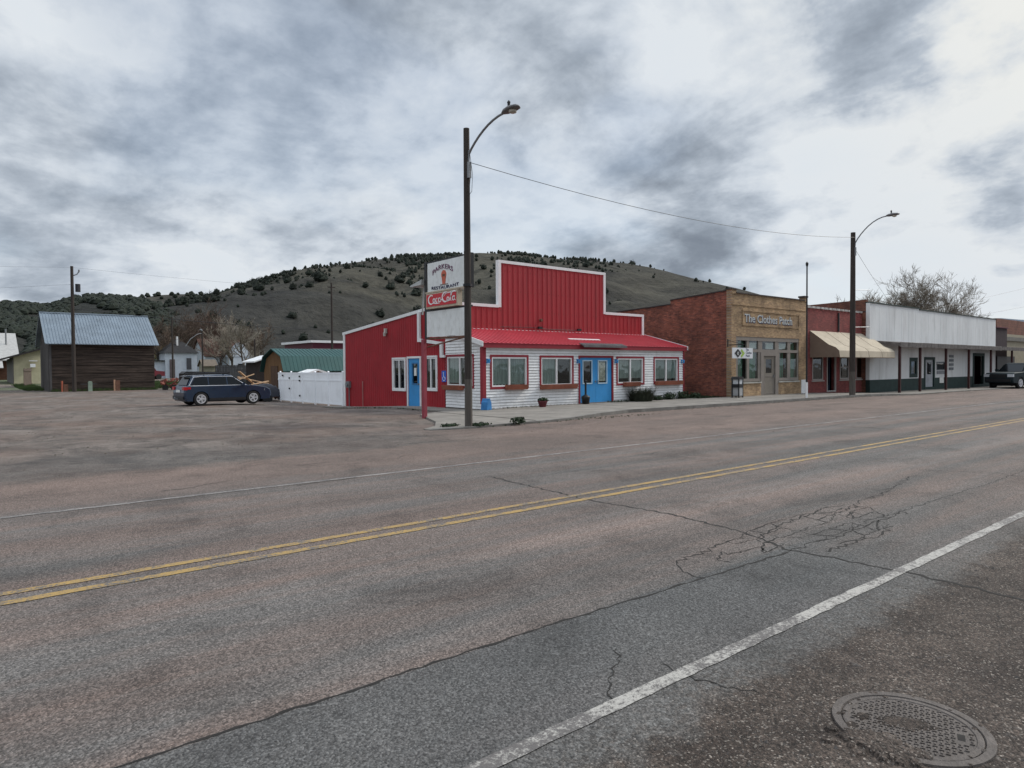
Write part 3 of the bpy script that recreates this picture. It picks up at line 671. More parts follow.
# double door
dl = MB(); frame(dl, 'y', gd[0] - .09, gd[1] + .09, .02, gd[3] + .09, FY - .045, FY - .002, .087); dl.build('door_casing', red_trim, rest, world=True)
for k, (a, b) in enumerate(((21.34, 22.36), (22.37, 23.39))):
    g = (a + .22, b - .28, 1.03, 2.0) if k == 0 else (a + .17, b - .33, 1.03, 2.0)
    d = wall('y', a, b, .13, 2.155, FY + .01, FY + .055, [g]); o = d.build('door', blue_door, rest, world=True)
    f = MB(); frame(f, 'y', g[0] - .05, g[1] + .05, g[2] - .05, g[3] + .05, FY - .012, FY + .009, .05); f.build('glazing_bead', M('pale_blue', (.45, .6, .7), .5, .1), o, world=True)
    MB().box(g[0], g[1], FY + .03, FY + .036, g[2], g[3]).build('pane', GLD if k == 0 else GL, o, world=True)
    if k == 1: MB().box(g[0] + .02, g[1] - .02, FY + .038, FY + .042, 1.1, 1.95).build('door_poster', M('pale_poster', (.75, .68, .58), .8, .4, 7), o, world=True)
    MB().tube([(b - .08 if k == 0 else a + .08, FY - .06, 1.02), (b - .08 if k == 0 else a + .08, FY - .06, 1.16)], .014, 6).box((b if k == 0 else a + .11) - .10, (b if k == 0 else a + .11) - .06, FY - .06, FY + .009, 1.08, 1.1).build('handle', steel, o, world=True)
MB().box(21.4, 23.4, FY - .08, FY + .0, .122, .15).build('threshold', concrete, rest, world=True)
# side door
d = wall('x', 26.06, 27.07, .0, 2.17, BX + .01, BX + .055, [(26.3, 26.72, 1.05, 1.93)]); o = d.build('door', blue_door, rest, world=True); o['label'] = 'single blue side door in the red wall'
f = MB(); frame(f, 'x', 26.24, 26.78, .99, 1.99, BX - .012, BX + .009, .055); f.build('glazing_bead', blue_dark, o, world=True)
MB().box(BX + .03, BX + .036, 26.3, 26.72, 1.05, 1.93).build('pane', GLD, o, world=True); MB().box(BX + .022, BX + .028, 26.42, 26.62, 1.4, 1.75).build('door_notice', paper, o, world=True)
MB().box(BX - .07, BX + .009, 26.15, 26.2, 1.0, 1.05).build('handle', steel, o, world=True)
f = MB(); frame(f, 'x', 25.96, 27.17, -.1, 2.27, BX - .045, BX - .002, .09); f.build('door_casing', white_trim, rest, world=True)
# interior
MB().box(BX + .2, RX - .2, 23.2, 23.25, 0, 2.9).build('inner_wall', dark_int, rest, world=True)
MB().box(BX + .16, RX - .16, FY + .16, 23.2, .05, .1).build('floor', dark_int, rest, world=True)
for x in (16.9, 19.9, 24.6, 27.2):
    fur = MB(); fur.box(x, x + 1.1, FY + .6, FY + 1.2, .72, .77); fur.box(x + .5, x + .6, FY + .85, FY + .95, .1, .72); fur.build('dining_table', M('table_wood', (.12, .07, .04), .6), rest, world=True)
MB().box(16.14, 16.3, 24.3, 33, -.2, 3.4).build('inner_wall', dark_int, rest, world=True) if False else None
# lanterns
for x in (16.19, 21.16, 23.62, 28.6):
    l = MB().box(x - .03, x + .03, FY - .05, FY - .002, 1.9, 2.1).box(x - .02, x + .02, FY - .16, FY - .05, 2.06, 2.09)
    l.lathe([(.035, -.07), (.05, .03), (.065, .05), (.02, .08)], (x, FY - .16, 1.98), 8); l.build('wall_lantern', blue_door, rest, world=True)
# roof board, door awning, floodlights, side wall fittings
MB().obox((22.45, 22.2, 3.01), (2.0, .14, .04), (R(14.5), 0, 0)).build('roof_board', white_trim, rest, world=True)
aw = MB(); aw.prism([(21.0, 2.655), (21.3, 2.76), (21.3, 2.79), (21.0, 2.685)], 'x', 21.2, 24.0)
for k in range(24): aw.prism([(20.99, 2.685), (21.3, 2.79), (21.3, 2.81), (20.99, 2.705)], 'x', 21.22 + k * .117, 21.27 + k * .117)
aw.box(21.2, 24.0, 20.97, 20.999, 2.61, 2.70); aw.build('door_awning', M('awning_grey', (.13, .12, .125), .6, .3), rest, world=True)
for x, z in ((21.05, 3.58), (23.6, 3.56)):
    f = MB().tube([(x, TY - .03, z), (x, TY - .25, z)], .02, 6).box(x - .11, x + .11, TY - .36, TY - .25, z - .055, z + .055); f.build('floodlight', black, rest, world=True)
MB().tube([(21.3, TY - .04, 3.95), (21.3, TY - .16, 3.95)], .07, 8).build('vent_cap', rust, rest, world=True)
MB().tube([(18.9, TY - .05, 3.56), (20.6, TY - .05, 3.60), (22, TY - .05, 3.54), (23.6, TY - .05, 3.55)], .012, 4).build('cable', black, rest, world=True)
MB().box(BX - .12, BX - .02, 28.98, 29.14, 3.42, 3.65).lathe([(.07, -.14), (.08, .03), (.04, .05)], (BX - .12, 29.06, 3.42), 8).build('wall_lamp', M('lamp_cream', (.45, .42, .38), .5), rest, world=True)
MB().box(BX - .15, BX - .02, 32.9, 33.25, .75, 1.08).lathe([(.11, -.08), (.11, .05)], (BX - .14, 33.08, .92), 10, 'x').tube([(BX - .06, 33.05, .75), (BX - .06, 33.05, -.3)], .025, 6).build('electric_meter', steel, rest, world=True)
MB().tube([(BX - .06, 31.5, -.25), (BX - .06, 31.5, 1.11)], .02, 6).build('conduit', M('pale_pipe', (.4, .2, .18), .6), rest, world=True)
ds = MB(); ds.box(BX - .12, BX - .02, 25.93, 26.1, 2.9, 4.22); ds.prism([(26.1, 2.9), (25.93, 2.9), (24.25, 2.72), (24.25, 2.84), (25.9, 3.04), (26.1, 3.04)], 'x', BX - .119, BX - .021); ds.box(BX - .121, BX - .02, 24.15, 24.3, 2.2, 2.85); ds.box(BX - .12, BX - .02, 23.95, 24.3, 2.18, 2.28)
ds.build('downspout', white_trim, rest, world=True)
# accessible sign
sg = MB().box(BX - .05, BX - .03, 23.92, 24.26, 1.15, 1.62).build('access_sign', M('sign_blue', (.02, .10, .5), .4, .05), rest, world=True)
wc = MB(); O = (BX - .05, 24.09, 1.36)
circ = [(.10 * math.cos(a) , .10 * math.sin(a) - .06, .022) for a in [R(150 + 12 * k) for k in range(20)]]
ribbon(wc, circ, .022, O, (0, -1, 0), (0, 0, 1), (-1, 0, 0), .004); ribbon(wc, [(-.03, .13), (-.02, .0), (.07, -.01), (.10, -.12)], .028, O, (0, -1, 0), (0, 0, 1), (-1, 0, 0), .005)
wc.lathe([(.001, -.004), (.03, 0), (.001, .001)], (BX - .055, 24.12, 1.53), 10, 'x'); wc.build('access_symbol', sign_letter, sg, world=True)

# objects by the porch
o = MB().prism([(-.17, 0), (.17, 0), (.13, .3), (.09, .34), (.05, .44), (-.05, .44), (-.09, .34), (-.13, .3)], 'y', -.15, .15); q = o.build('planter_box', M('deep_blue_paint', (.03, .19, .46), .6, .3)); q.location = (16.02, 21.22, .09); q.rotation_euler = (0, 0, R(20)); tag(q, 'bright blue wooden box at the foot of the porch corner post', 'planter box')
t = thing('ash_receptacle', 'black pot shaped ash receptacle with a tall neck beside the blue double door', 'ashtray', (21.35, 21.05, .12))
MB().lathe([(.15, 0), (.19, .28), (.19, .33), (.12, .36), (.05, .42)], n=16).build('base', black, t, smooth=True); MB().tube([(0, 0, .4), (0, 0, .98)], .045, 10).lathe([(.045, .96), (.07, .98), (.07, 1.03), (.02, 1.06)], n=10).build('neck', black, t)
def blades(n, rad, h, w, spread, seed, lean=.5, z0=0):
    rn = random.Random(seed); mb = MB()
    for _ in range(n):
        a = rn.uniform(0, 6.283); r = rad * math.sqrt(rn.random()) * .5; x, y = r * math.cos(a), r * math.sin(a); a2 = a + rn.uniform(-.8, .8); hh = h * rn.uniform(.5, 1.1); l = rn.uniform(.15, 1) * spread
        dx, dy = math.cos(a2), math.sin(a2); nx, ny = -dy * w / 2, dx * w / 2; P = []
        for k, s in enumerate((0, .5, 1)): P.append((x + dx * l * s ** 1.6, y + dy * l * s ** 1.6, z0 + hh * (s - .25 * lean * s * s)))
        mb.add([(P[0][0] - nx, P[0][1] - ny, P[0][2]), (P[0][0] + nx, P[0][1] + ny, P[0][2]), (P[1][0] + nx, P[1][1] + ny, P[1][2]), (P[1][0] - nx, P[1][1] - ny, P[1][2]), P[2]], [(0, 1, 2, 3), (3, 2, 4)])
    return mb
def clump(n, rx, ry, rz, s, seed, z0=0, lump=.35):
    rn = random.Random(seed); mb = MB()
    for _ in range(n):
        u = Vector((rn.gauss(0, 1), rn.gauss(0, 1), rn.gauss(0, 1))).normalized(); q = noise.noise(u * 2.3 + Vector((seed, 0, 0))); r = (1 + lump * 2 * q) * rn.random() ** .35
        p = Vector((u.x * rx * r, u.y * ry * r, z0 + rz + u.z * rz * r))
        if p.z < z0 * .9: continue
        a = Vector((rn.gauss(0, 1), rn.gauss(0, 1), rn.gauss(0, 1))).normalized(); b = a.cross(u).normalized() if a.cross(u).length > .01 else Vector((1, 0, 0)); k = s * rn.uniform(.5, 1.4)
        mb.add([p - a * k, p + b * k * .6, p + a * k, p - b * k * .6], [(0, 1, 2, 3)])
    return mb
t = thing('flower_pot', 'dark red flower pot with withered plant on the sidewalk under the porch window', 'flower pot', (18.55, 20.75, .11))
MB().lathe([(.13, 0), (.19, .2), (.21, .2), (.21, .25), (.16, .25)], n=14).build('pot', M('pot_red', (.12, .02, .025), .6), t); clump(120, .22, .22, .1, .05, 5, .2).build('plant', leaf_dark, t)
sh = blades(900, 1.0, .82, .02, .62, 3, .6).build('shrub', leaf_dull); sh.location = (24.95, 20.95, .1); tag(sh, 'large spiky grey green shrub right of the blue double door', 'shrub')
for i, (x, r_, h_, lb) in enumerate(((26.95, .38, .18, 'low dark green shrub under the rightmost porch window box'), (26.0, .32, .12, 'small flat weed clump between the spiky shrub and the low shrub'), (28.0, .45, .2, 'rounded green shrub near the right end of the porch'), (29.0, .4, .16, 'low green shrub just past the right corner of the porch'))):
    o = clump(420, r_, .25, h_, .045, 20 + i, 0).build('shrub', leaf_dark); o.location = (x + .35, 21.1, .1); tag(o, lb, 'shrub')
for i, (x, y, r_, h_, lb) in enumerate(((12.75, 15.6, .22, .12, 'dark weed tuft on the kerb edge between the light pole and the flower pot'), (11.75, 15.85, .3, .05, 'flat weeds at the right foot of the near light pole'), (11.0, 16.3, .25, .04, 'small weeds at the left foot of the near light pole'))):
    o = clump(320, r_ * 1.2, r_ * .7, h_, .035, 40 + i, 0).build('weed_clump', leaf_dark); o.location = (x + .2 * (i == 0), y, .03); tag(o, lb, 'weeds')
mb = MB(); random.seed(3)
def tufts(mb, x0, x1, y0, y1, n, h, zf):
    for _ in range(n):
        x, y = random.uniform(x0, x1), random.uniform(y0, y1)
        for _k in range(5):
            a = random.uniform(0, 6.28); l = h * random.uniform(.4, 1.1); z = zf(x, y); w_ = .012
            mb.add([(x - w_, y, z), (x + w_, y, z), (x + math.cos(a) * l * .5, y + math.sin(a) * l * .5, z + l)], [(0, 1, 2)])
tufts(mb, 16.8, 21, 21.2, 21.38, 130, .09, lambda x, y: .08); tufts(mb, 29, 31.2, 20.7, 24, 900, .12, lambda x, y: .1); tufts(mb, 14.6, 14.9, 22, 33, 120, .07, lambda x, y: gz(x, y)); tufts(mb, 12, 19, 15.6, 16.1, 90, .06, lambda x, y: .0)
tufts(mb, 23, 29, 21.1, 21.38, 260, .12, lambda x, y: .1); tufts(mb, 30, 70, 16.85, 17.0, 160, .06, lambda x, y: gz(x, y))
tag(mb.build('grass', leaf_dark), 'thin grass and weeds along the wall feet and kerb', 'grass', kind='stuff')
gl_ = MB().box(29.0, 31.55, 20.6, 30, -.05, .12).build('ground_strip', M('soil', (.08, .065, .05), .95, .4)); tag(gl_, kind='structure')

gr = MB(); rn = random.Random(33)
for _ in range(2600):
    q = rn.random()
    if q < .45: x = rn.uniform(12, 60); y = (16.95 if x > 20 else 16.0) - abs(rn.gauss(0, .22)); z = gz(x, y) + .005
    elif q < .7: x = rn.uniform(16, 29); y = 21.38 - abs(rn.gauss(0, .12)); z = .125
    else: x = rn.uniform(0, 15); y = rn.uniform(13, 36); z = gz(x, y) + .003
    r_ = rn.uniform(.01, .035); a = rn.uniform(0, 3); c_, s_ = math.cos(a) * r_, math.sin(a) * r_
    gr.add([(x + c_, y + s_, z), (x - s_ * .7, y + c_ * .7, z), (x - c_, y - s_, z), (x + s_ * .7, y - c_ * .7, z), (x, y, z + r_ * .6)], [(0, 1, 4), (1, 2, 4), (2, 3, 4), (3, 0, 4)])
tag(gr.build('gravel', M('grit_stone', (.15, .125, .10), .95, .6, 1.7)), 'stones and grit swept along the kerb and over the lot', 'gravel', kind='stuff')
# ------------------------------------------------------------ sign
sg = thing('restaurant_sign', 'tall roadside sign on red post with white, red and plain white panels', 'sign', (12.45, 20.03, 0))
SX = 12.58; Rt, Up, Nm = (0, -1, 0), (0, 0, 1), (-1, 0, 0)
MB().box(12.39, 12.51, 19.94, 20.1, 0, 2.72).build('post', M('sign_post_red', (.30, .05, .07), .7, .2), sg, world=True)
MB().box(SX - .055, SX + .055, 19.95, 20.08, 2.72, 5.36).box(SX - .05, SX + .05, 17.33, 19.95, 5.27, 5.34).box(SX - .05, SX + .05, 17.40, 19.95, 3.655, 3.715).box(SX - .05, SX + .05, 17.33, 17.38, 4.25, 5.27).build('steel_frame', black, sg, world=True)
p1 = MB().box(SX - .11, SX + .11, 17.45, 19.78, 4.27, 5.27).build('sign_panel', sign_white, sg, world=True); p1['label'] = 'upper white panel with arched lettering'
MB().box(SX - .125, SX - .112, 17.43, 17.52, 4.26, 5.28).box(SX - .125, SX - .112, 17.6, 17.615, 4.26, 5.28).box(SX - .13, SX - .112, 17.52, 19.9, 4.262, 4.31).build('panel_trim', sign_cream, p1, world=True)
text_mesh("PARKERS", .22, (SX - .115, 18.85, 5.0), Rt, Up, ink, 'lettering', p1, .012, arch=.16, width=1.2, bold=.0, normal=Nm)
text_mesh("RESTAURANT", .145, (SX - .115, 18.72, 4.34), Rt, Up, ink2, 'lettering', p1, .012, width=1.6, arch=-.03, bold=.0, normal=Nm)
em = MB(); em.lathe([(.001, -.012), (.15, -.01), (.15, 0)], (SX - .112, 18.78, 4.80), 14, 'x'); em.prism([(18.9, 4.72), (18.66, 4.72), (18.7, 4.5), (18.86, 4.5)], 'x', SX - .122, SX - .111); em.build('emblem', emblem_m, p1, world=True)
MB().box(SX - .126, SX - .123, 18.7, 18.86, 4.74, 4.82).build('emblem_detail', rust, p1, world=True); MB().box(SX - .124, SX - .111, 18.55, 19.0, 4.47, 4.49).build('emblem_detail', rust, p1, world=True)
p2 = MB().box(SX - .16, SX + .02, 17.93, 19.82, 3.73, 4.24).build('sign_panel', sign_cream, sg, world=True); p2['label'] = 'red drink sign box with white script'
pf = MB().box(SX - .172, SX - .162, 18.0, 19.77, 3.80, 4.20).build('panel_face', coke_red, p2, world=True)
cs = MB(); O = (SX - .172, 19.72, 3.82)
def arc(cx, cy, rx, ry, a0, a1, w0, w1, n=10): return [(cx + rx * math.cos(R(a0 + (a1 - a0) * k / n)), cy + ry * math.sin(R(a0 + (a1 - a0) * k / n)), w0 + (w1 - w0) * math.sin(math.pi * k / n)) for k in range(n + 1)]
def st_(p): ribbon(cs, p, .03, O, Rt, Up, Nm, .008)
st_(arc(.26, .20, .17, .145, 55, 310, .02, .06, 14) + [(.42, .075, .035), (.6, .055, .03), (.78, .06, .015)])   # first C with tail swash
st_(arc(.43, .16, .055, .065, 0, 360, .025, .04)); st_(arc(.60, .16, .06, .068, 50, 315, .02, .045)); st_(arc(.75, .16, .05, .065, 0, 360, .025, .04)); st_([(.80, .235, .045), (.80, .13, .045), (.84, .085, .03)])
st_([(.85, .15, .04), (.92, .16, .04)])
st_(arc(1.12, .23, .19, .155, 60, 320, .02, .06, 14)); st_([(1.2, .37, .03), (1.08, .3, .015), (1.0, .25, .015)])
st_(arc(1.26, .15, .055, .065, 0, 360, .025, .04)); st_([(1.34, .09, .03), (1.40, .2, .035), (1.50, .35, .035), (1.47, .38, .02), (1.42, .3, .02), (1.42, .1, .03), (1.47, .09, .02)])
st_(arc(1.57, .155, .05, .065, 0, 360, .025, .04)); st_([(1.63, .235, .045), (1.62, .12, .045), (1.69, .09, .03)]); st_([(1.22, .35, .02), (1.4, .36, .03), (1.62, .385, .05), (1.74, .36, .02)])
cs.build('lettering', sign_letter, pf, world=True)
p3 = MB(); y = 19.9
for k, ww in enumerate((.32, .45, .4, .36, .4, .33)):
    p3.box(SX - .08 + .006 * (k % 2), SX - .03, y - ww + .012, y, 2.79 - .01 * (k % 3), 3.65); y -= ww
p3 = p3.build('sign_panel', sign_white, sg, world=True); p3['label'] = 'blank lower panel of white boards'
MB().box(SX - .05, SX + .05, 17.5, 19.94, 2.70, 2.76).tube([(SX, 20.0, 2.45), (SX, 17.7, 2.72)], .025, 6).build('brace', rust, sg, world=True)
MB().tube([(SX + .05, 20.0, 4.9), (SX + .1, 20.35, 4.62), (SX + .12, 20.5, 3.6)], .03, 6).prism([(20.1, 4.78), (20.9, 4.62), (20.85, 4.58), (20.15, 4.6)], 'x', SX - .15, SX + .35).build('sign_floodlight', M('pale_lamp_metal', (.45, .46, .45), .5), sg, world=True)

# ------------------------------------------------------------ light poles and wires
def light_pole(loc, h, label, zarm, hend, arm, rb=.112, rt=.085):
    t = thing('light_pole', label, 'light pole', (*loc, 0), 0, 'street lights along the kerb')
    MB().tube([(0, 0, -.3), (0, 0, 1.4)], [rb, rb * .97], 12).build('pole_foot', wood_pole_lo, t)
    MB().tube([(0, 0, 1.4), (0, 0, h * .5), (0, 0, h)], [rb * .97, (rb + rt) / 2, rt], 12).build('pole', wood_pole, t)
    P = [(0, -.1, zarm)]
    for k in range(1, 9):
        s = k / 8; P.append((.0, -.1 - arm * s ** 1.2 * .83, zarm + (hend - zarm) * math.sin(s * math.pi / 2)))
    MB().tube(P, .032, 8).build('arm', steel, t)
    MB().tube([(0, -.1, zarm - .25), (0, -.13, zarm + .12)], .03, 6).box(-.05, .05, -.16, -.09, zarm - .65, zarm - .2).build('bracket', steel, t)
    e = P[-1]; lp = MB(); sec = [(0, .06, .05), (.12, .12, .09), (.35, .16, .11), (.58, .13, .07), (.66, .03, .02)]; n = 10; b0 = 0
    for d, w_, hh in sec:
        for k in range(n):
            a = 2 * math.pi * k / n; zz_ = math.sin(a) * hh; lp.v.append((math.cos(a) * w_, e[1] + .05 - d, e[2] + (zz_ if zz_ > 0 else zz_ * .55) + d * .0))
    for i in range(len(sec) - 1):
        for k in range(n): a = i * n + k; b = i * n + (k + 1) % n; lp.f.append((a, b, b + n, a + n))
    lp.f += [tuple(range(n)), tuple(reversed(range(4 * n, 5 * n)))]
    l = lp.build('lamp_head', lampm, t, smooth=True); l2 = MB().lathe([(.03, .08), (.04, .2), (.05, .22), (.01, .27)], (0, e[1] - .2, e[2]), 8).build('photocell', black, l)
    MB().lathe([(.11, -.0), (.1, -.05), (.04, -.075)], (0, e[1] - .36, e[2] - .045), 10).build('lens', M('lamp_lens', (.55, .5, .42), .3), l)
    return t
lp1 = light_pole((11.35, 15.88), 8.52, 'tall wooden light pole in front of the roadside sign', 7.75, 8.46, 1.95)
MB().tube([(.0, -.13, 7.9), (.06, -.2, 7.2), (.0, -.24, 6.7), (-.04, -.16, 6.6), (.03, -.13, 7.1), (0, -.11, 7.6)], .008, 4).build('loose_cable', black, lp1)
MB().tube([(0, 0, 4.05), (0, 0, 4.12)], .13, 12).build('strap', black, lp1)
lp2 = light_pole((38.2, 17.15), 9.02, 'distant wooden light pole in front of the tan awning', 8.4, 9.62, 2.0, .16, .12)
MB().tube([(.15, 0, 5.9), (1.5, -.3, 5.95)], .015, 4).tube([(.15, 0, 3.85), (1.6, -.2, 3.9)], .015, 4).build('banner_arm', steel, lp2)
def wire(pts, sag, label, r=.012, name='overhead_wire'):
    mb = MB()
    for a, b in zip(pts, pts[1:]):
        a, b = Vector(a), Vector(b); P = [a.lerp(b, k / 16) - Vector((0, 0, sag * 4 * (k / 16) * (1 - k / 16))) for k in range(17)]; mb.tube(P, r * .7, 4, False)
    return tag(mb.build(name, black), label, 'wire')
wire([(11.35, 15.78, 7.55), (38.2, 17.05, 8.75)], .55, 'sagging wire strung between the two wooden light poles', .013)
wire([(38.2, 17.15, 8.3), (52, 20.5, 5.9)], .1, 'thin wire dropping from the far light pole to the white storefront', .012)
wire([(70, 30, 6.2), (110, 22, 13)], .3, 'upper wire leaving at the right edge above the dark storefront', .015)
wire([(72, 30, 5.2), (112, 20, 11)], .3, 'lower wire leaving at the right edge above the dark storefront', .015)
t = thing('flag_pole', 'thin dark pole at the kerb between the tan brick shop and the red shop', 'pole', (33.4, 17.27, 0))
MB().tube([(0, 0, 0), (0, 0, 6.8)], [.05, .035], 8).build('shaft', black, t); MB().lathe([(.04, 6.75), (.07, 6.85), (.07, 6.93), (.01, 7.0)], n=8).build('finial', black, t)
MB().tube([(0, 0, 0), (0, 0, .9)], .062, 8).build('sleeve', white_trim, t)

# ------------------------------------------------------------ tan brick shop
bs = thing('brick_shop', 'brick shop with tan front, red side wall and taupe storefront', 'shop', (31.55, 20.4, 0))
PY = 20.4; hole = (31.98, 38.55, .78, 3.33); hdoor = (34.42, 36.25, .0, .78)
wl = wall('y', 31.55, 39.4, 0, 5.55, PY, PY + .3, [(hole[0], hole[1], 0.80, hole[3]), (hdoor[0], hdoor[1], 0, .80)])
wl.box(31.55, 31.95, PY - .03, PY + .3, 5.551, 5.78); wl.box(39.1, 39.4, PY - .03, PY + .3, 5.551, 5.8)
wl.box(31.95, 39.1, PY, PY + .3, 5.551, 5.60)
fr = wl; frame(fr, 'y', 32.55, 38.55, 3.92, 4.78, PY - .035, PY - .002, .085); fr.box(31.6, 39.35, PY - .03, PY - .002, 4.98, 5.06)
fr.build('front_wall', brick_tan, bs, world=True)
MB().box(31.94, 39.15, PY - .06, PY + .34, 5.601, 5.66).box(31.5, 31.99, PY - .07, PY + .34, 5.781, 5.84).box(39.05, 39.48, PY - .07, PY + .34, 5.801, 5.9).build('coping', M('dark_coping', (.07, .055, .05), .8), bs, world=True)
sw_ = MB().prism([(PY + .3, 0), (38, 0), (38, 4.75), (24.35, 5.26), (24.35, 5.5), (PY + .3, 5.72)], 'x', 31.57, 31.85); sw_.build('side_wall', brick_red, bs, world=True)
MB().box(39.1, 39.38, PY + .3, 38, 0, 5.2).build('side_wall', brick_red, bs, world=True)
MB().prism([(PY + .3, 5.721), (24.35, 5.501), (24.35, 5.56), (PY + .3, 5.78)], 'x', 31.53, 31.89).prism([(24.352, 5.262), (38, 4.752), (38, 4.81), (24.352, 5.32)], 'x', 31.53, 31.89).build('coping', M('dark_coping2', (.05, .04, .038), .8), bs, world=True)
MB().box(31.86, 39.1, PY + .3, 38, 4.6, 4.65).build('roof', shingle, bs, world=True)
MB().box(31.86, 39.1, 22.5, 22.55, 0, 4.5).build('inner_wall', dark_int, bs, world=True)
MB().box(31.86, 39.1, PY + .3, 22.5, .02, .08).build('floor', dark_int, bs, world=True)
# storefront frame: transoms + lower lights
sf = MB(); D0, D1 = PY + .04, PY + .14
sf.box(31.98, 38.55, D0 - .02, D1, 3.12, 3.33); sf.box(31.98, 38.55, D0 - .01, D1, 2.50, 2.66); sf.box(31.98, 34.42, D0 - .01, D1, .9, 1.06); sf.box(36.25, 38.55, D0 - .01, D1, .9, 1.06)
tr_ = [(32.2, 33.07), (33.3, 34.2), (34.6, 35.95), (36.34, 37.3), (37.62, 38.42)]
us = [31.98] + [q for p in tr_ for q in p] + [38.55]
for k in range(0, len(us), 2): sf.box(us[k], us[k + 1], D0, D1, 2.66, 3.12)
for a, b in ((31.98, 32.2), (33.07, 33.3), (34.2, 34.42), (36.25, 36.42), (37.3, 37.62), (38.42, 38.55)): sf.box(a, b, D0, D1, 1.06, 2.5)
sf.build('storefront_frame', taupe, bs, world=True)
MB().box(31.98, 34.42, PY - .05, PY + .13, .80, .875).box(36.25, 38.55, PY - .05, PY + .13, .80, .875).build('sill', M('pale_sill', (.45, .43, .38), .8), bs, world=True)
for i, (a, b) in enumerate(tr_):
    o = MB().box(a, b, D0 + .05, D0 + .056, 2.66, 3.12).build('transom_pane', GL, bs, world=True)
    if i in (1, 2, 3): MB().box(a + .1 + (.4 if i == 2 else 0), b - .06, D0 + .09, D0 + .1, 2.7, 3.03).build('transom_card', paper, o, world=True)
    else: MB().box(a, b, D0 + .2, D0 + .21, 2.66, 3.1).build('curtain', curtain_g, o, world=True)
for i, (a, b) in enumerate(((32.2, 33.07), (33.3, 34.2), (36.42, 37.3), (37.62, 38.42))):
    o = MB().box(a, b, D0 + .05, D0 + .056, 1.06, 2.5).build('window_pane', GL, bs, world=True)
    c = MB(); n = 12
    for k in range(n + 1):
        x = a + (b - a) * (k / n) * (.8 if i % 2 == 0 else 1); c.v += [(x, D0 + .18 + .04 * (k % 2), 1.0), (x, D0 + .18 + .04 * (k % 2), 2.5)]
    for k in range(n): c.f.append((2 * k, 2 * k + 2, 2 * k + 3, 2 * k + 1))
    c.build('curtain', curtain_g, o, world=True)
jb = MB().box(34.42, 34.72, PY + .0, D1, .12, 2.5).box(35.93, 36.25, PY + .0, D1, .12, 2.5).box(34.72, 35.93, PY + .0, D1, 2.3, 2.5); jb.build('door_frame', taupe, bs, world=True)
d = wall('y', 34.74, 35.91, .12, 2.29, PY + .06, PY + .11, [(35.0, 35.62, 1.35, 2.12)]).build('door', taupe_d, bs, world=True)
MB().box(35.0, 35.62, PY + .08, PY + .086, 1.35, 2.12).build('pane', GLD, d, world=True); MB().box(35.75, 35.8, PY + .0, PY + .059, 1.1, 1.25).build('handle', steel, d, world=True)
f = MB(); frame(f, 'y', 34.82, 35.83, .2, 1.2, PY + .045, PY + .059, .05); f.build('door_panel', taupe, d, world=True)
MB().box(38.79, 39.42, PY - .04, PY - .002, .1, .92).build('painted_patch', white_siding, bs, world=True)
MB().box(31.53, 31.95, PY - .02, PY - .002, .1, .75).build('plinth', concrete, bs, world=True)
lt = text_mesh("The Clothes Patch", .62, (35.25, PY - .02, 4.12), (1, 0, 0), (0, 0, 1), letter_grey, 'lettering', bs, -.05, width=4.95, bold=.006)
text_mesh("The Clothes Patch", .62, (35.30, PY - .006, 4.08), (1, 0, 0), (0, 0, 1), ink2, 'letter_backing', lt, -.008, width=4.95, bold=.016)
# hanging sign
hs = thing('hanging_sign', 'white projecting shop sign with black diamond and green diamond', 'sign', (31.3, 20.2, 2.4))
hb = MB().box(30.36, 32.20, 19.56, 19.60, 2.14, 2.68).build('board', M('sign_board_white', (.7, .72, .74), .5, .06, bmp=0), hs, world=True)
MB().tube([(31.3, 20.38, 2.85), (31.3, 19.5, 2.85)], .025, 6).tube([(31.3, 19.58, 2.68), (31.3, 19.58, 2.85)], .02, 6).box(31.15, 31.22, 20.36, 20.399, 2.75, 3.15).tube([(31.18, 20.38, 3.1), (31.3, 19.6, 2.86)], .012, 5).build('bracket', black, hs, world=True)
MB().prism([(30.52, 2.40), (30.82, 2.62), (31.12, 2.40), (30.82, 2.18)], 'y', 19.545, 19.559).build('emblem', black, hb, world=True)
text_mesh('e', .36, (30.82, 19.544, 2.31), (1, 0, 0), (0, 0, 1), letter_grey, 'lettering', hb, -.006, bold=.006)
g_ = MB().prism([(31.08, 2.52), (31.16, 2.62), (31.44, 2.40), (31.16, 2.18), (31.08, 2.28), (31.24, 2.40)], 'y', 19.546, 19.559); g_.build('emblem', lime, hb, world=True)
for k, s in enumerate(('The', 'Clothes', 'Patch')): text_mesh(s, .17, (31.55, 19.557, 2.53 - .155 * k), (1, 0, 0), (0, 0, 1), ink2, 'lettering', hb, -.006, align='LEFT', bold=.003)
# litter bin
bn = thing('litter_bin', 'black and white litter bin on the sidewalk at the brick corner', 'litter bin', (31.25, 19.85, .12), R(8))
b_ = MB()
for x in (-.25, .21):
    for y in (-.2, .16): b_.box(x, x + .05, y, y + .05, 0, 1.0)
b_.box(-.25, .26, -.2, .21, .52, .7); b_.prism([(-.27, .94), (.28, .94), (.24, 1.04), (.15, 1.08), (-.14, 1.08), (-.23, 1.04)], 'y', -.22, .23); b_.box(-.25, .26, -.2, .21, .06, .1)
b_.build('frame', black, bn); MB().box(-.2, .21, -.185, .195, .1, .52).build('body', M('bin_pale', (.38, .38, .38), .7, .15), bn); MB().box(-.2, .21, -.17, .18, .7, .93).build('inner_liner', M('bin_white', (.62, .64, .66), .6), bn)

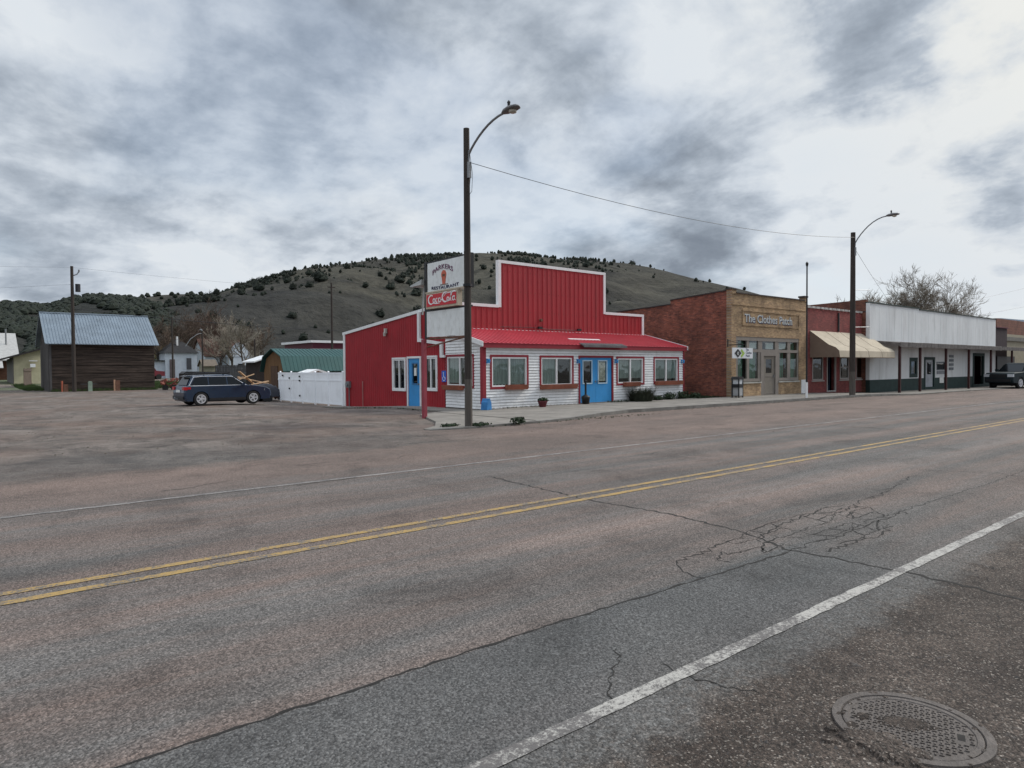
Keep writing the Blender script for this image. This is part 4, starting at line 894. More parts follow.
# ------------------------------------------------------------ red shop with awning
rs = thing('awning_shop', 'red painted shop with tan canvas awning', 'shop', (39.6, 20.4, 0))
hs_ = [(40.17, 41.48, .88, 2.4), (41.99, 43.2, .1, 2.4), (43.71, 44.95, .88, 2.4), (46.03, 47.0, .88, 2.4)]
wl = wall('y', 39.45, 47.95, 0, 5.22, PY + .02, PY + .3, hs_); wl.box(47.25, 47.7, PY - .08, PY + .019, 0, 2.5)
wl.build('front_wall', brick_shop, rs, world=True)
cp = MB()
for k in range(16): cp.box(39.5 + k * .53, 39.5 + k * .53 + .36, PY - .05, PY + .33, 5.221 , 5.34)
cp.build('coping', M('scalloped_white', (.5, .48, .46), .7, .5, 3), rs, world=True)
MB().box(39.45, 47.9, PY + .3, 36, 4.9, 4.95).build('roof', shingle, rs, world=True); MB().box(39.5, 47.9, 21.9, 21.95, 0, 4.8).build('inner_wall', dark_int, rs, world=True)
MB().box(43.38, 43.5, PY - .06, PY + .015, 3.9, 5.1).build('downpipe', black, rs, world=True)
a_ = MB(); prof = [(PY + .015, 3.86), (19.25, 2.98), (18.85, 2.82), (18.65, 2.62), (18.6, 2.24)]
for k in range(len(prof) - 1):
    (ya, za), (yb, zb) = prof[k], prof[k + 1]; a_.add([(39.85, ya, za), (47.55, ya, za), (47.55, yb, zb), (39.85, yb, zb)], [(0, 1, 2, 3)])
o = a_.build('awning', canvas, rs, world=True)
MB().add([(39.86, *p) for p in prof] + [(39.86, PY + .015, 2.24)], [(0, 1, 2, 3, 4, 5)]).build('awning_end', canvas_d, o, world=True); MB().add([(47.54, *p) for p in prof] + [(47.54, PY + .015, 2.24)], [(0, 1, 2, 3, 4, 5)]).build('awning_end', canvas_d, o, world=True)
sm = MB()
for x in (41.8, 43.7, 45.6):
    for k in range(len(prof) - 1): (ya, za), (yb, zb) = prof[k], prof[k + 1]; sm.tube([(x, ya, za + .003), (x, yb, zb + .003)], .012, 4)
sm.build('awning_seam', canvas_d, o, world=True)
MB().box(39.9, 47.5, 18.62, 18.66, 2.2, 2.235).build('awning_valance', canvas_d, o, world=True)
grey_trim = M('pale_shop_trim', (.38, .36, .34), .7, .1)
window(rs, 'y', *hs_[0], PY + .02, sash=grey_trim, sw=.05, mull=False, gl=GLD); window(rs, 'y', *hs_[2], PY + .02, sash=grey_trim, sw=.08, mull=False, hbar=True, gl=GLD); window(rs, 'y', *hs_[3], PY + .02, sash=grey_trim, sw=.06, mull=False, gl=GLD)
d = MB(); frame(d, 'y', 41.99, 43.2, .1, 2.4, PY + .0, PY + .1, .09); d.build('door_frame', grey_trim, rs, world=True); o = wall('y', 42.09, 43.1, .12, 2.3, PY + .35, PY + .4, [(42.25, 42.95, .5, 2.1)]).build('door', M('navy_door', (.02, .03, .06), .6), rs, world=True); MB().box(42.25, 42.95, PY + .37, PY + .376, .5, 2.1).build('pane', GLD, o, world=True)
MB().box(40.1, 41.55, PY - .06, PY + .03, .78, .85).box(43.6, 47.05, PY - .06, PY + .03, .78, .85).build('sill', grey_trim, rs, world=True)

# ------------------------------------------------------------ white and green storefront with canopy
WY = 19.9
ws = thing('canopy_store', 'long white and dark green store with posts under its sidewalk canopy', 'store', (47.0, WY, 0))
def wx(x): return 1.7 * 0 + (x * WY / 19.6)      # keeps the openings where they stand on this front
X0, X1 = wx(46.1), wx(71.3)
hh = [(wx(52.51), wx(53.94), .85, 2.3), (wx(55.15), wx(57.17), .0, 2.35), (wx(57.57), wx(59.3), 1.35, 2.0), (wx(65.5), wx(68.3), .0, 2.75)]
wl = MB(); us = [X0, wx(54.15), X1]
wall('y', X0, X1, .78, 5.75, WY, WY + .25, [(a, b, max(c, .78), d) for a, b, c, d in hh], mb=wl); wl.box(X0, wx(54.15), WY, WY + .25, 5.751, 5.88); wl.box(wx(54.15), X1, WY, WY + .25, 5.751, 5.8)
for k in range(60):
    x = X0 + .2 + k * 1.22
    if x > X1 - .1: break
    wl.box(x, x + .012, WY - .006, WY - .001, 3.4, 5.7)
    if not any(a - .1 < x < b + .1 for a, b, c, d in hh): wl.box(x, x + .012, WY - .006, WY - .001, .82, 3.3)
wl.build('front_wall', white_board, ws, world=True)
gb = wall('y', X0, X1, -.3, .78, WY - .02, WY + .25, [(a, b, max(c, -.3), .78) for a, b, c, d in (hh[1], hh[3])]); gb.build('green_dado', green_paint, ws, world=True)
MB().box(X0, wx(54.15), WY - .06, WY + .3, 5.881, 5.95).box(wx(54.15), X1 + .05, WY - .06, WY + .3, 5.801, 5.86).build('coping', green_paint, ws, world=True)
MB().prism([(WY + .25, -.3), (42, -.3), (42, 5.9), (27, 5.98), (WY + .25, 6.12)], 'x', X0 + .02, X0 + .3).build('side_wall', brick_tall, ws, world=True)
MB().box(X0, X1, WY + .25, 42, 5.3, 5.35).build('roof', shingle, ws, world=True); MB().box(X1 - .3, X1 - .02, WY + .25, 42, -.3, 5.7).build('side_wall', maroon, ws, world=True); MB().box(X0 + .3, X1 - .3, 22, 22.05, -.3, 5.2).build('inner_wall', dark_int, ws, world=True)
window(ws, 'y', *hh[0], WY, sash=green_paint, sw=.28, mull=False, gl=GL); MB().box(hh[0][0] + .35, hh[0][1] - .35, WY + .1, WY + .12, 1.0, 2.05).build('poster', M('blue_poster', (.06, .2, .42), .7, .5, 5), ws, world=True)
d = MB(); frame(d, 'y', hh[1][0], hh[1][1], -.1, 2.35, WY - .05, WY + .1, .2); d.build('door_frame', green_paint, ws, world=True)
o = wall('y', hh[1][0] + .2, hh[1][1] - .2, -.1, 2.15, WY + .05, WY + .1, [(hh[1][0] + .75, hh[1][1] - .5, 1.05, 1.95)]).build('door', M('grey_door', (.40, .42, .45), .7, .2), ws, world=True); MB().box(hh[1][0] + .75, hh[1][1] - .5, WY + .07, WY + .076, 1.05, 1.95).build('pane', GLD, o, world=True)
window(ws, 'y', *hh[2], WY, sash=M('grey_sash', (.14, .15, .16), .7), sw=.07, mull=False, gl=GLD)
nb = MB().box(wx(57.6), wx(59.2), WY - .04, WY - .014, 1.05, 1.3).build('notice_board', M('notice_grey', (.25, .26, .28), .7, .3, 5), ws, world=True)
MB().box(wx(58.1), wx(58.9), WY - .06, WY - .022, .35, .78).build('paper_notice', paper, ws, world=True)
for k in range(4): MB().box(wx(60.1), wx(61.0), WY - .05, WY - .02, 1.35 + k * .33, 1.55 + k * .33).build('hanging_plaque', M('plaque_grey', (.2, .22, .24), .7, .3), ws, world=True)
d = MB(); frame(d, 'y', hh[3][0], hh[3][1], -.15, 2.75, WY - .05, WY + .1, .25); d.build('door_frame', green_paint, ws, world=True)
MB().box(hh[3][0] + .25, hh[3][0] + 1.15, WY + .3, WY + .35, -.1, 2.5).build('door', M('pale_grey_door', (.28, .31, .34), .7, .15), ws, world=True)
# canopy
cn = MB(); CE = 18.4; xe = 99.0; cx0 = 47.75
cn.prism([(CE, 3.0), (WY, 3.2), (WY, 3.40), (CE, 3.22)], 'x', cx0, xe); rn = random.Random(4)
for k in range(70):
    x = cx0 + k * .65; z = rn.uniform(-.02, .03); cn.box(x, x + .62, CE - .05, CE - .003, 2.95 + z, 3.25 + z * .6)
cn.build('canopy', canopy_m, ws, world=True)
for x in (48.0, 51.4, 56.2, 61.0, 66.2, 71.8, 78.6):
    MB().box(x - .07, x + .07, 18.44, 18.58, gz(x, 17) - .05, 3.02).build('canopy_post', post_m, ws, world=True)
# far storefronts
db = thing('dark_store', 'narrow dark maroon storefront past the white store', 'store', (73, 20.3, 0))
MB().box(wx(71.6), wx(74.9), WY + .1, 32, -.3, 5.1).build('front_wall', M('dark_maroon', (.035, .02, .025), .8), db, world=True); MB().box(wx(71.9), wx(74.6), WY + .02, WY + .09, .2, 2.5).build('shop_window', black, db, world=True)
MB().box(wx(71.5), wx(75), WY, WY + .4, 5.101, 5.2).build('coping', maroon, db, world=True)
cb_ = thing('cream_store', 'cream building with red brick parapet at the right edge', 'building', (78, 20, 0))
MB().box(78.5, 110, 22, 36, -.3, 4.9).build('front_wall', M('cream_wall', (.34, .30, .22), .8, .15), cb_, world=True); MB().box(84, 110, 23.0, 36, 4.9, 6.6).build('parapet', brick_tall, cb_, world=True)
MB().box(78.4, 110.1, 21.8, 22.0, 4.2, 4.6).build('cornice', M('cornice_grey', (.18, .17, .15), .8), cb_, world=True)
MB().box(80, 86, 21.93, 21.995, .6, 2.6).build('shop_window', black, cb_, world=True)

# ------------------------------------------------------------ fence, barn, sheds, houses
fe = thing('vinyl_fence', 'white vinyl privacy fence joining the red side wall', 'fence', (15.95, 33.8, -.3))
pn = MB(); y = 33.8; k = 0; capm = MB()
while y < 43.1:
    y2 = min(y + 1.8, 43.2); g = gz(15.9, y) + .06
    n = 9
    for j in range(n): a = y + .08 + (y2 - y - .1) * j / n; pn.box(15.935, 15.965, a, a + (y2 - y - .1) / n - .008, g + .08, g + 1.32)
    pn.box(15.92, 15.98, y + .08, y2, g + .02, g + .10); pn.box(15.92, 15.98, y + .08, y2, g + 1.30, g + 1.38); pn.box(15.935, 15.965, y + .08, y2, g + 1.38, g + 1.70); pn.box(15.92, 15.98, y + .08, y2, g + 1.70, g + 1.78)
    MB().box(15.91, 15.99, y - .03, y + .078, g - .2, g + 1.8).prism([(y - .04, g + 1.801), (y + .09, g + 1.801), (y + .025, g + 1.86)], 'x', 15.905, 15.995).build('post', white_vinyl, fe, world=True)
    y += 1.8
pn.build('panel', white_vinyl, fe, world=True)
for y_, z_ in ((39.6, 1.45), (39.6, .3), (41.2, 1.35), (41.2, .7), (39.6, 1.2), (42.3, 1.5)): MB().box(15.86, 15.91, y_ - .05, y_ + .05, z_ - .2, z_ - .1).build('gate_hinge', black, fe, world=True)

bt = thing('barn', 'old dark plank barn with blue grey tin roof', 'barn', (6.0, 68, 0)); bx0, bx1, by0, by1, bm_ = 6.0, 13.85, 68.0, 76.0, 72.0
rn = random.Random(9); wl = MB(); z = -.2
while z < 4.0:
    h_ = rn.uniform(.19, .27); wl.box(bx0 + rn.uniform(0, .03), bx1 - rn.uniform(0, .03), by0 - rn.uniform(.0, .05), by0 + .08, z, min(z + h_ - .02, 4.05)); z += h_
wl.box(bx0 + .05, bx1 - .05, by0 + .081, by0 + .12, -.2, 4.05); wl.build('plank_wall', wood_dark, bt, world=True); MB().box(bx0 + .05, bx1 - .05, by1 - .1, by1, -.2, 4.05).build('rear_wall', wood_dark, bt, world=True)
for x, flip in ((bx0, 1), (bx1, -1)):
    g = MB().prism([(by0 + .12, -.2), (by1, -.2), (by1, 4.05), (bm_, 6.65), (by0 + .12, 4.05)], 'x', x, x + flip * .05); y = by0 + .1
    while y < by1 - .2:
        w_ = rn.uniform(.16, .26); zt = 4.0 + (1 - abs(y + .1 - bm_) / 4) * 2.6; g.box(x - flip * rn.uniform(.01, .05), x - flip * .001, y, y + w_ - .02, -.2, zt); y += w_
    g.build('gable_wall', wood_gable, bt, world=True)
MB().box(bx0 - .04, bx0 + .12, by0 - .08, by0 + .05, -.2, 4.0).build('corner_board', grey_fence, bt, world=True)
rf = MB(); sl_ = (6.75 - 3.95) / (bm_ - (by0 - .5))
for s_ in (-1, 1):
    ye = bm_ + s_ * (bm_ - by0 + .5); rf.prism([(ye, 3.95), (bm_, 6.75), (bm_, 6.80), (ye, 4.0)], 'x', bx0 - .35, bx1 + .3)
    for k in range(38):
        x = bx0 - .35 + k * .223; rf.prism([(ye, 4.0), (bm_, 6.80), (bm_, 6.84), (ye, 4.04)], 'x', x, x + .05)
rf.build('roof', tin, bt, world=True); MB().tube([(bx0 - .36, bm_, 6.84), (bx1 + .31, bm_, 6.84)], .07, 6).build('ridge_cap', tin, bt, world=True)

t = thing('utility_pole', 'leaning free wooden utility pole with grey transformer in front of the barn', 'utility pole', (7.55, 66.8, 0)); t['label'] = 'wooden utility pole with transformer in front of the dark barn'
MB().tube([(0, 0, -.2), (0, 0, 10.4)], [.16, .11], 8).build('pole', wood_pole, t); MB().tube([(.4, 0, 8.3), (.4, 0, 8.95)], .19, 10).build('transformer', M('transformer_grey', (.03, .03, .035), .5), t)
MB().tube([(0, 0, 9.6), (.35, 0, 9.75), (.5, 0, 10.0)], .05, 6).tube([(.5, 0, 9.95), (.5, 0, 10.15)], .07, 6).build('insulator_arm', steel, t)
wire([(-60, 80, 10.6), (7.55, 66.8, 10.3), (70, 60, 11)], 1.0, 'long high wire crossing above the barn', .008)
wire([(-60, 90, 4), (7.55, 66.8, 8.9)], .5, 'wire dropping left from the transformer pole', .008)
wire([(7.55, 66.8, 6.9), (45, 64, 5.8), (80, 80, 8)], .6, 'dark cable low across the hill foot behind the car', .03)
for x, y, h_, m_, lb, nm in ((6.75, 67.3, .9, M('orange_post', (.42, .12, .07), .8, .3), 'faded orange post with plate at the left barn corner', 'marker_post'), (10.55, 67.3, .95, M('pale_orange_post', (.5, .3, .2), .8, .3), 'slim pale orange post in front of the right half of the barn', 'marker_post')):
    t = thing(nm, lb, 'post', (x, y, 0)); MB().tube([(0, 0, 0), (0, 0, h_)], .07, 8).build('post', m_, t); MB().box(.1, .42, -.05, .05, 0, .62 if x < 8 else .9).build('plate', rust, t)
t = thing('utility_pedestal', 'pale green utility pedestal with crossbar in front of the barn planks', 'utility box', (8.75, 67.3, 0)); MB().box(-.15, .15, -.1, .1, 0, .75).prism([(-.17, .75), (.17, .75), (.08, .85), (-.08, .85)], 'y', -.12, .12).build('housing', M('pale_green_box', (.30, .38, .30), .7), t); MB().box(-.7, .5, -.02, .02, .58, .64).build('crossbar', grey_fence, t)

def hut(name, label, cat, x0, x1, y0, y1, z1, zr, wallm, roofm, ridge='x', ov=.3, hip=False, z0=None, group=None):
    z0 = gz((x0 + x1) / 2, (y0 + y1) / 2) - .2 if z0 is None else z0
    t = thing(name, label, cat, ((x0 + x1) / 2, y0, 0), 0, group); xm, ym = (x0 + x1) / 2, (y0 + y1) / 2
    w_ = MB().box(x0, x1, y0, y1, z0, z1)
    if not hip:
        if ridge == 'x': w_.prism([(y0, z1), (y1, z1), (ym, zr)], 'x', x0, x1)
        else: w_.prism([(x0, z1), (x1, z1), (xm, zr)], 'y', y0, y1)
    w_.build('wall', wallm, t, world=True); r = MB(); k = (zr - z1)
    if hip:
        a = min(x1 - x0, y1 - y0) / 2 * .8; r.add([(x0 - ov, y0 - ov, z1 + .001), (x1 + ov, y0 - ov, z1 + .001), (x1 + ov, y1 + ov, z1 + .001), (x0 - ov, y1 + ov, z1 + .001), (xm - .3, ym, zr), (xm + .3, ym, zr)], [(0, 1, 5, 4), (1, 2, 5), (2, 3, 4, 5), (3, 0, 4), (0, 3, 2, 1)])
    elif ridge == 'x':
        for s_ in (-1, 1):
            ye = ym + s_ * ((y1 - y0) / 2 + ov); ze = z1 - k * ov / ((y1 - y0) / 2); r.prism([(ye, ze), (ym, zr), (ym, zr + .12), (ye, ze + .12)], 'x', x0 - ov, x1 + ov)
    else:
        for s_ in (-1, 1):
            xe_ = xm + s_ * ((x1 - x0) / 2 + ov); ze = z1 - k * ov / ((x1 - x0) / 2); r.prism([(xe_, ze), (xm, zr), (xm, zr + .12), (xe_, ze + .12)], 'y', y0 - ov, y1 + ov)
    r.build('roof', roofm, t, world=True)
    return t
# white cottage with a dark hip roof
h = hut('cottage', 'small white cottage with black hip roof and white chimney beyond the car', 'house', 25.6, 30.3, 118, 123, 4.5, 6.8, house_white, shingle, hip=True)
MB().box(27.55, 27.8, 119.2, 119.5, 5.6, 7.2).build('chimney', white_trim, h, world=True)
MB().box(28.7, 29.4, 117.85, 117.99, 1.9, 3.7).build('window', M('old_window', (.07, .07, .08), .5), h, world=True); MB().box(26.2, 26.95, 117.85, 117.99, .6, 3.5).build('door', M('old_door', (.13, .10, .10), .7), h, world=True)
MB().box(23.9, 25.6, 118.6, 122, .2, 3.2).build('porch', house_white, h, world=True); MB().box(23.6, 25.6, 118.2, 122.2, 3.2, 3.35).build('porch_roof', shingle, h, world=True)
h = hut('farmhouse', 'distant house with rust brown roof and white gable behind bare trees', 'house', 38, 46, 142, 152, 4.6, 8.0, house_white, rust_roof, 'x')
MB().prism([(41.6, 4.4), (46.2, 4.4), (43.9, 7.3)], 'y', 139, 142).box(41.8, 46.0, 139.1, 142, .4, 4.4).build('front_gable', house_white, h, world=True); MB().box(43.3, 44.4, 138.9, 139.05, 1.5, 3).build('window', black, h, world=True)
hut('small_shed', 'small cream shed right of the white cottage', 'shed', 35.0, 37.2, 132, 135, 2.6, 3.6, M('cream_shed', (.30, .28, .22), .8), M('tan_roof', (.16, .13, .10), .8), 'x')
hut('garden_shed', 'pale grey roofed shed between bare trees and wood fence', 'shed', 46, 53, 128, 134, 3.0, 4.4, M('grey_wall', (.13, .13, .14), .8), M('grey_shingle', (.10, .10, .105), .9), 'x')
h = hut('lean_shed', 'dark shed with white edged roof left of the green roofed shed', 'shed', 21.6, 24.6, 64, 67, 2.5, 3.0, M('black_brown_wall', (.03, .022, .02), .9), white_trim, 'y')
# gambrel shed
gs_ = thing('gambrel_shed', 'brown wooden shed with dark green gambrel roof behind the white fence', 'shed', (19, 49.6, 0)); gp = [(49.4, 1.55), (50.0, 2.68), (51.9, 3.28), (53.8, 2.68), (54.4, 1.55)]
MB().prism([(49.55, -.4), (49.55, 1.6), (50.1, 2.6), (51.9, 3.2), (53.7, 2.6), (54.25, 1.6), (54.25, -.4)], 'x', 18.9, 27).build('wall', wood_brown, gs_, world=True)
r = MB()
for (a, za), (b, zb) in zip(gp, gp[1:]): r.prism([(a, za), (b, zb), (b, zb + .06), (a, za + .06)], 'x', 18.6, 27.3)
for (a, za), (b, zb) in (gp[0:2], gp[1:3]):
    for k in range(28): r.prism([(a, za + .06), (b, zb + .06), (b, zb + .09), (a, za + .09)], 'x', 18.6 + k * .3, 18.65 + k * .3)
r.build('roof', green_tin, gs_, world=True); MB().box(18.84, 18.895, 51.2, 52.6, .0, 2.0).build('door', M('shed_door', (.09, .05, .03), .9), gs_, world=True)
MB().box(22.2, 27, 48.6, 49.35, -.3, 1.35).box(22.1, 27, 48.2, 49.4, 1.351, 1.42).build('lean_to', maroon, gs_, world=True)
hut('garden_hut', 'small tan hut with white domed cover showing above the white fence', 'hut', 18.2, 19.5, 43.8, 45.4, 1.42, 1.62, M('tan_hut', (.32, .2, .14), .8), white_trim, 'y', ov=.12)
mb_ = thing('maroon_building', 'long maroon building with white roof edge above the green roof', 'building', (30, 70, 0)); MB().box(29.6, 42, 70, 78, -.2, 4.6).build('wall', maroon, mb_, world=True); MB().box(29.3, 42.3, 69.7, 78.3, 4.601, 4.85).build('roof', white_trim, mb_, world=True); MB().box(29.3, 42, 69.2, 69.99, 3.85, 3.95).build('eave', M('eave_pale', (.3, .28, .27), .8), mb_, world=True)
t = thing('tall_mast', 'dark tall pole rising behind the green roofed shed', 'pole', (30.0, 66, 0)); MB().tube([(0, 0, 0), (0, 0, 10.6)], [.14, .09], 8).build('pole', wood_pole, t); MB().box(-.4, .4, -.05, .05, 10.1, 10.2).build('crossarm', wood_pole, t)
t = thing('yard_light', 'curved arm yard light beside the white cottage', 'lamp post', (30.75, 116.5, .5)); MB().tube([(0, 0, 0), (0, 0, 7.6)], .12, 6).build('pole', wood_pole, t); MB().tube([(0, 0, 7.2), (-.8, -.2, 7.0), (-1.9, -.5, 6.2), (-2.7, -.7, 5.0)], .05, 5).tube([(0, 0, 7.6), (-.3, 0, 7.8)], .15, 6).build('arm', steel, t)
t = thing('utility_pole', 'thin dark pole in front of the white cottage', 'utility pole', (22.6, 100, .3)); MB().tube([(0, 0, 0), (0, 0, 8.6)], .12, 6).build('pole', wood_pole, t); MB().box(-.5, .5, -.04, .04, 8.0, 8.12).build('crossarm', wood_pole, t)
t = thing('utility_pole', 'bare dark pole left of the green roofed shed', 'utility pole', (25.5, 76, .1)); MB().tube([(0, 0, 0), (0, 0, 5.0)], .09, 6).build('pole', wood_pole, t)
def plank_fence(name, label, a, b, h_, m_, z=0):
    t = thing(name, label, 'fence', (a[0], a[1], 0)); A_, B_ = Vector((*a, 0)), Vector((*b, 0)); n = int((B_ - A_).length / .15); ang = math.atan2(B_.y - A_.y, B_.x - A_.x); mb = MB(); rn = random.Random(1)
    for k in range(n): p = A_.lerp(B_, (k + .5) / n); mb.obox((p.x, p.y, gz(p.x, p.y) + h_ / 2 - .1), (.14, .025, h_ + .1 + rn.uniform(-.05, .05)), (0, 0, ang))
    mb.build('planks', m_, t, world=True); m2 = MB()
    for zz_ in (.3, h_ - .3): c = (A_ + B_) / 2; m2.obox((c.x + math.sin(ang) * -.06, c.y + math.cos(ang) * .06, gz(c.x, c.y) + zz_), ((B_ - A_).length, .05, .08), (0, 0, ang))
    m2.build('rails', m_, t, world=True)
plank_fence('plank_fence', 'grey weathered plank fence behind the parked car', (21.3, 76), (27.5, 74), 2.3, grey_fence)
plank_fence('plank_fence', 'tall brown plank fence between the barn and the cream building', (6.3, 90.5), (5.2, 84), 2.0, M('brown_fence', (.13, .10, .08), .9, .3))
# left edge buildings
h = thing('cream_building', 'pale yellow building with dark overhanging roof left of the barn', 'building', (5, 98, 0))
MB().prism([(5.15, .1), (9, .1), (9, 4.6), (5.15, 3.6)], 'y', 98, 106).build('front_wall', cream, h, world=True); MB().box(5.06, 5.149, 97.95, 110, .1, 3.3).build('side_wall', M('side_grey', (.14, .13, .12), .9), h, world=True)
MB().prism([(3.9, 3.0), (9.2, 4.75), (9.2, 4.95), (3.9, 3.2)], 'y', 97.2, 111).build('roof', M('dark_roof_edge', (.04, .035, .035), .9), h, world=True)
MB().box(6.7, 7.2, 97.4, 97.9, 2.2, 2.6).box(6.6, 7.4, 97.5, 97.9, 2.9, 3.0).build('air_unit', white_trim, h, world=True)
h = thing('metal_building', 'large building with pale metal roof at the left edge', 'building', (1, 125, 0))
MB().box(-4, 6.5, 125, 140, .2, 3.4).build('wall', M('rust_wall', (.12, .055, .035), .9, .4), h, world=True); MB().prism([(124.0, 3.3), (133, 7.6), (133, 7.75), (124.0, 3.45)], 'x', -6, 7.3).build('roof', M('pale_metal_roof', (.42, .41, .39), .5, .2), h, world=True)
MB().box(2.2, 3.1, 127, 128, 4.6, 5.4).tube([(5.9, 129, 5), (5.9, 129, 8.2)], .12, 6).build('roof_vent', steel, h, world=True)
MB().prism([(121.5, 2.2), (124.4, 3.3), (124.4, 3.4), (121.5, 2.3)], 'x', -6, 5.2).build('lean_to_roof', M('pale_metal_roof2', (.42, .41, .39), .5, .2), h, world=True)

# junk beside the car
random.seed(21)
t = thing('lumber_pile', 'pile of pale scrap lumber beyond the car bonnet', 'lumber pile', (17.6, 50, 0)); m_ = MB(); m2 = MB()
for k in range(16): m_.obox((15.0 + random.uniform(-.8, .8), 46.9 + random.uniform(-.6, .6), .35 + random.uniform(0, .85)), (random.uniform(1.2, 2.4), .15, .06), (random.uniform(-.2, .2), random.uniform(-.35, .45), random.uniform(-.8, .8)))
m_.build('boards', lumber, t, world=True)
for k in range(10): m2.obox((14.9 + random.uniform(-.8, .8), 46.9 + random.uniform(-.6, .6), .15 + random.uniform(0, .5)), (random.uniform(.5, 1.2), .5, .3), (random.uniform(-.3, .3), random.uniform(-.3, .3), random.uniform(-1, 1)))
m2.build('rubble', M('dark_scrap', (.07, .05, .045), .9, .6, 3), t, world=True)
t = thing('covered_trailer', 'small trailer under a dark tarp between the car and the fence', 'trailer', (15.1, 43.6, -.4)); tp = clump(1, .1, .1, .1, .1, 1)
rn = random.Random(5); tm = MB(); nx, ny = 10, 8
for j in range(ny + 1):
    for i in range(nx + 1):
        u, v = i / nx * 2 - 1, j / ny * 2 - 1; e = max(abs(u), abs(v)); tm.v.append((u * 1.1, v * .8, 1.2 - .75 * e ** 5 + rn.uniform(-.06, .06) - .25 * u * u))
for j in range(ny):
    for i in range(nx): a = j * (nx + 1) + i; tm.f.append((a, a + 1, a + nx + 2, a + nx + 1))
tm.build('tarp', M('dark_tarp', (.022, .024, .035), .6, .4), t, smooth=True); MB().box(-1, 1, -.7, .7, .35, .55).build('bed', rust, t)
for s_ in (-1, 1): MB().lathe([(.15, -.08), (.3, -.08), (.3, .08), (.15, .08)], (0, s_ * .8, .3), 14, 'y').build('wheel', tyre_m, t)
t = thing('farm_machine', 'faded orange farm implement on dark tyres beside the green grass', 'farm machine', (14.9, 66.3, -.1)); t.scale = (.5, .5, .55); m_ = MB(); rn = random.Random(8)
for k in range(14): m_.obox((rn.uniform(-1.6, 1.6), rn.uniform(-.5, .5), rn.uniform(.9, 1.9)), (rn.uniform(.4, 1.2), .3, rn.uniform(.15, .5)), (rn.uniform(-.6, .6), rn.uniform(-.6, .6), rn.uniform(-1, 1)))
m_.build('body', orange_m, t)
for x in (-1.2, .2, 1.3): MB().lathe([(.2, -.15), (.5, -.15), (.5, .15), (.2, .15)], (x, -.4, .5), 14, 'y').build('wheel', tyre_m, t)
t = thing('old_truck', 'dark red old truck parked left of the white cottage', 'truck', (21.6, 112, .4), R(10)); MB().prism([(-2.2, .5), (2.4, .5), (2.4, 1.2), (1.2, 1.3), (.6, 2.2), (-.5, 2.2), (-.6, 1.3), (-2.2, 1.3)], 'y', -.9, .9).build('body', M('dark_red_paint', (.16, .02, .03), .5, .3), t); MB().prism([(.55, 1.35), (1.05, 1.35), (.6, 2.05), (-.4, 2.05), (-.4, 1.35)], 'y', -.92, .92).build('windows', black, t)
for x in (-1.5, 1.5): MB().lathe([(.15, -.98), (.4, -.98), (.4, .98), (.15, .98)], (x, 0, .4), 12, 'y').build('wheel', tyre_m, t)
t = thing('storage_shed', 'low black trailer roof showing beyond the car roof', 'trailer', (20, 64, 0)); MB().prism([(-2.2, .6), (2.6, .6), (2.6, 2.15), (-1.9, 2.25), (-2.2, 2.0)], 'y', -1, 1).build('body', black, t)
t.scale = (.8, .8, .72)
for x in (-1, 1.2): MB().lathe([(.15, -1.05), (.4, -1.05), (.4, 1.05), (.15, 1.05)], (x, 0, .4), 12, 'y').build('wheel', tyre_m, t)
t.location = (17.0, 64.5, 0)
t['label'] = 'low black trailer showing above the parked car roof'

# grass by the barn and beyond
mb = MB(); random.seed(6); tufts(mb, 14.0, 20.5, 72, 92, 2600, .5, gz); tufts(mb, 4.6, 6.4, 72, 92, 900, .35, gz); tufts(mb, 6, 14, 67.6, 68, 260, .3, gz)
tag(mb.build('grass', leaf_grass), 'green grass around the barn and verge', 'grass', kind='stuff')

# ------------------------------------------------------------ manhole
mh = thing('manhole_cover', 'round iron manhole cover half buried in the near gravel shoulder', 'manhole cover', (3.437, 1.268, .002), R(20))
iron = M('worn_iron', (.115, .098, .088), .7, .3, 6, metal=.1, dirt=(.07, .055, .045), dirt_amt=.8, fine=60, bmp=.5)
rg = MB(); n = 64
for r_, z_ in ((.335, .0), (.333, .012), (.296, .012), (.292, .004)):
    rg.v += [(r_ * math.cos(6.28318 * k / n), r_ * math.sin(6.28318 * k / n), z_) for k in range(n)]
for i in range(3):
    for k in range(n): rg.f.append((i * n + k, i * n + (k + 1) % n, (i + 1) * n + (k + 1) % n, (i + 1) * n + k))
rg.build('frame', iron, mh)
cv = MB().lathe([(.288, -.01), (.288, .008), (.282, .0105), (.262, .0105), (.258, .006)], n=64)
for i in range(-11, 12):
    for j in range(-11, 12):
        x, y = i * .024, j * .024
        if x * x + y * y < .25 ** 2 and not (abs(x) < .05 and abs(abs(y) - .2) < .02):
            w1, w2 = (.018, .006) if (i + j) % 2 else (.006, .018); cv.box(x - w1 / 2, x + w1 / 2, y - w2 / 2, y + w2 / 2, .005, .0115)
cv.build('cover', iron, mh)
MB().box(-.03, .03, .185, .215, .004, .0068).box(-.03, .03, -.215, -.185, .004, .0068).build('lift_hole', crack_m, mh)
dm_ = MB(); rn = random.Random(2); soil = M('shoulder_dirt', (.070, .055, .046), .95, .45, 8, dirt=(.14, .12, .11), dirt_amt=.6, fine=90, bmp=1)
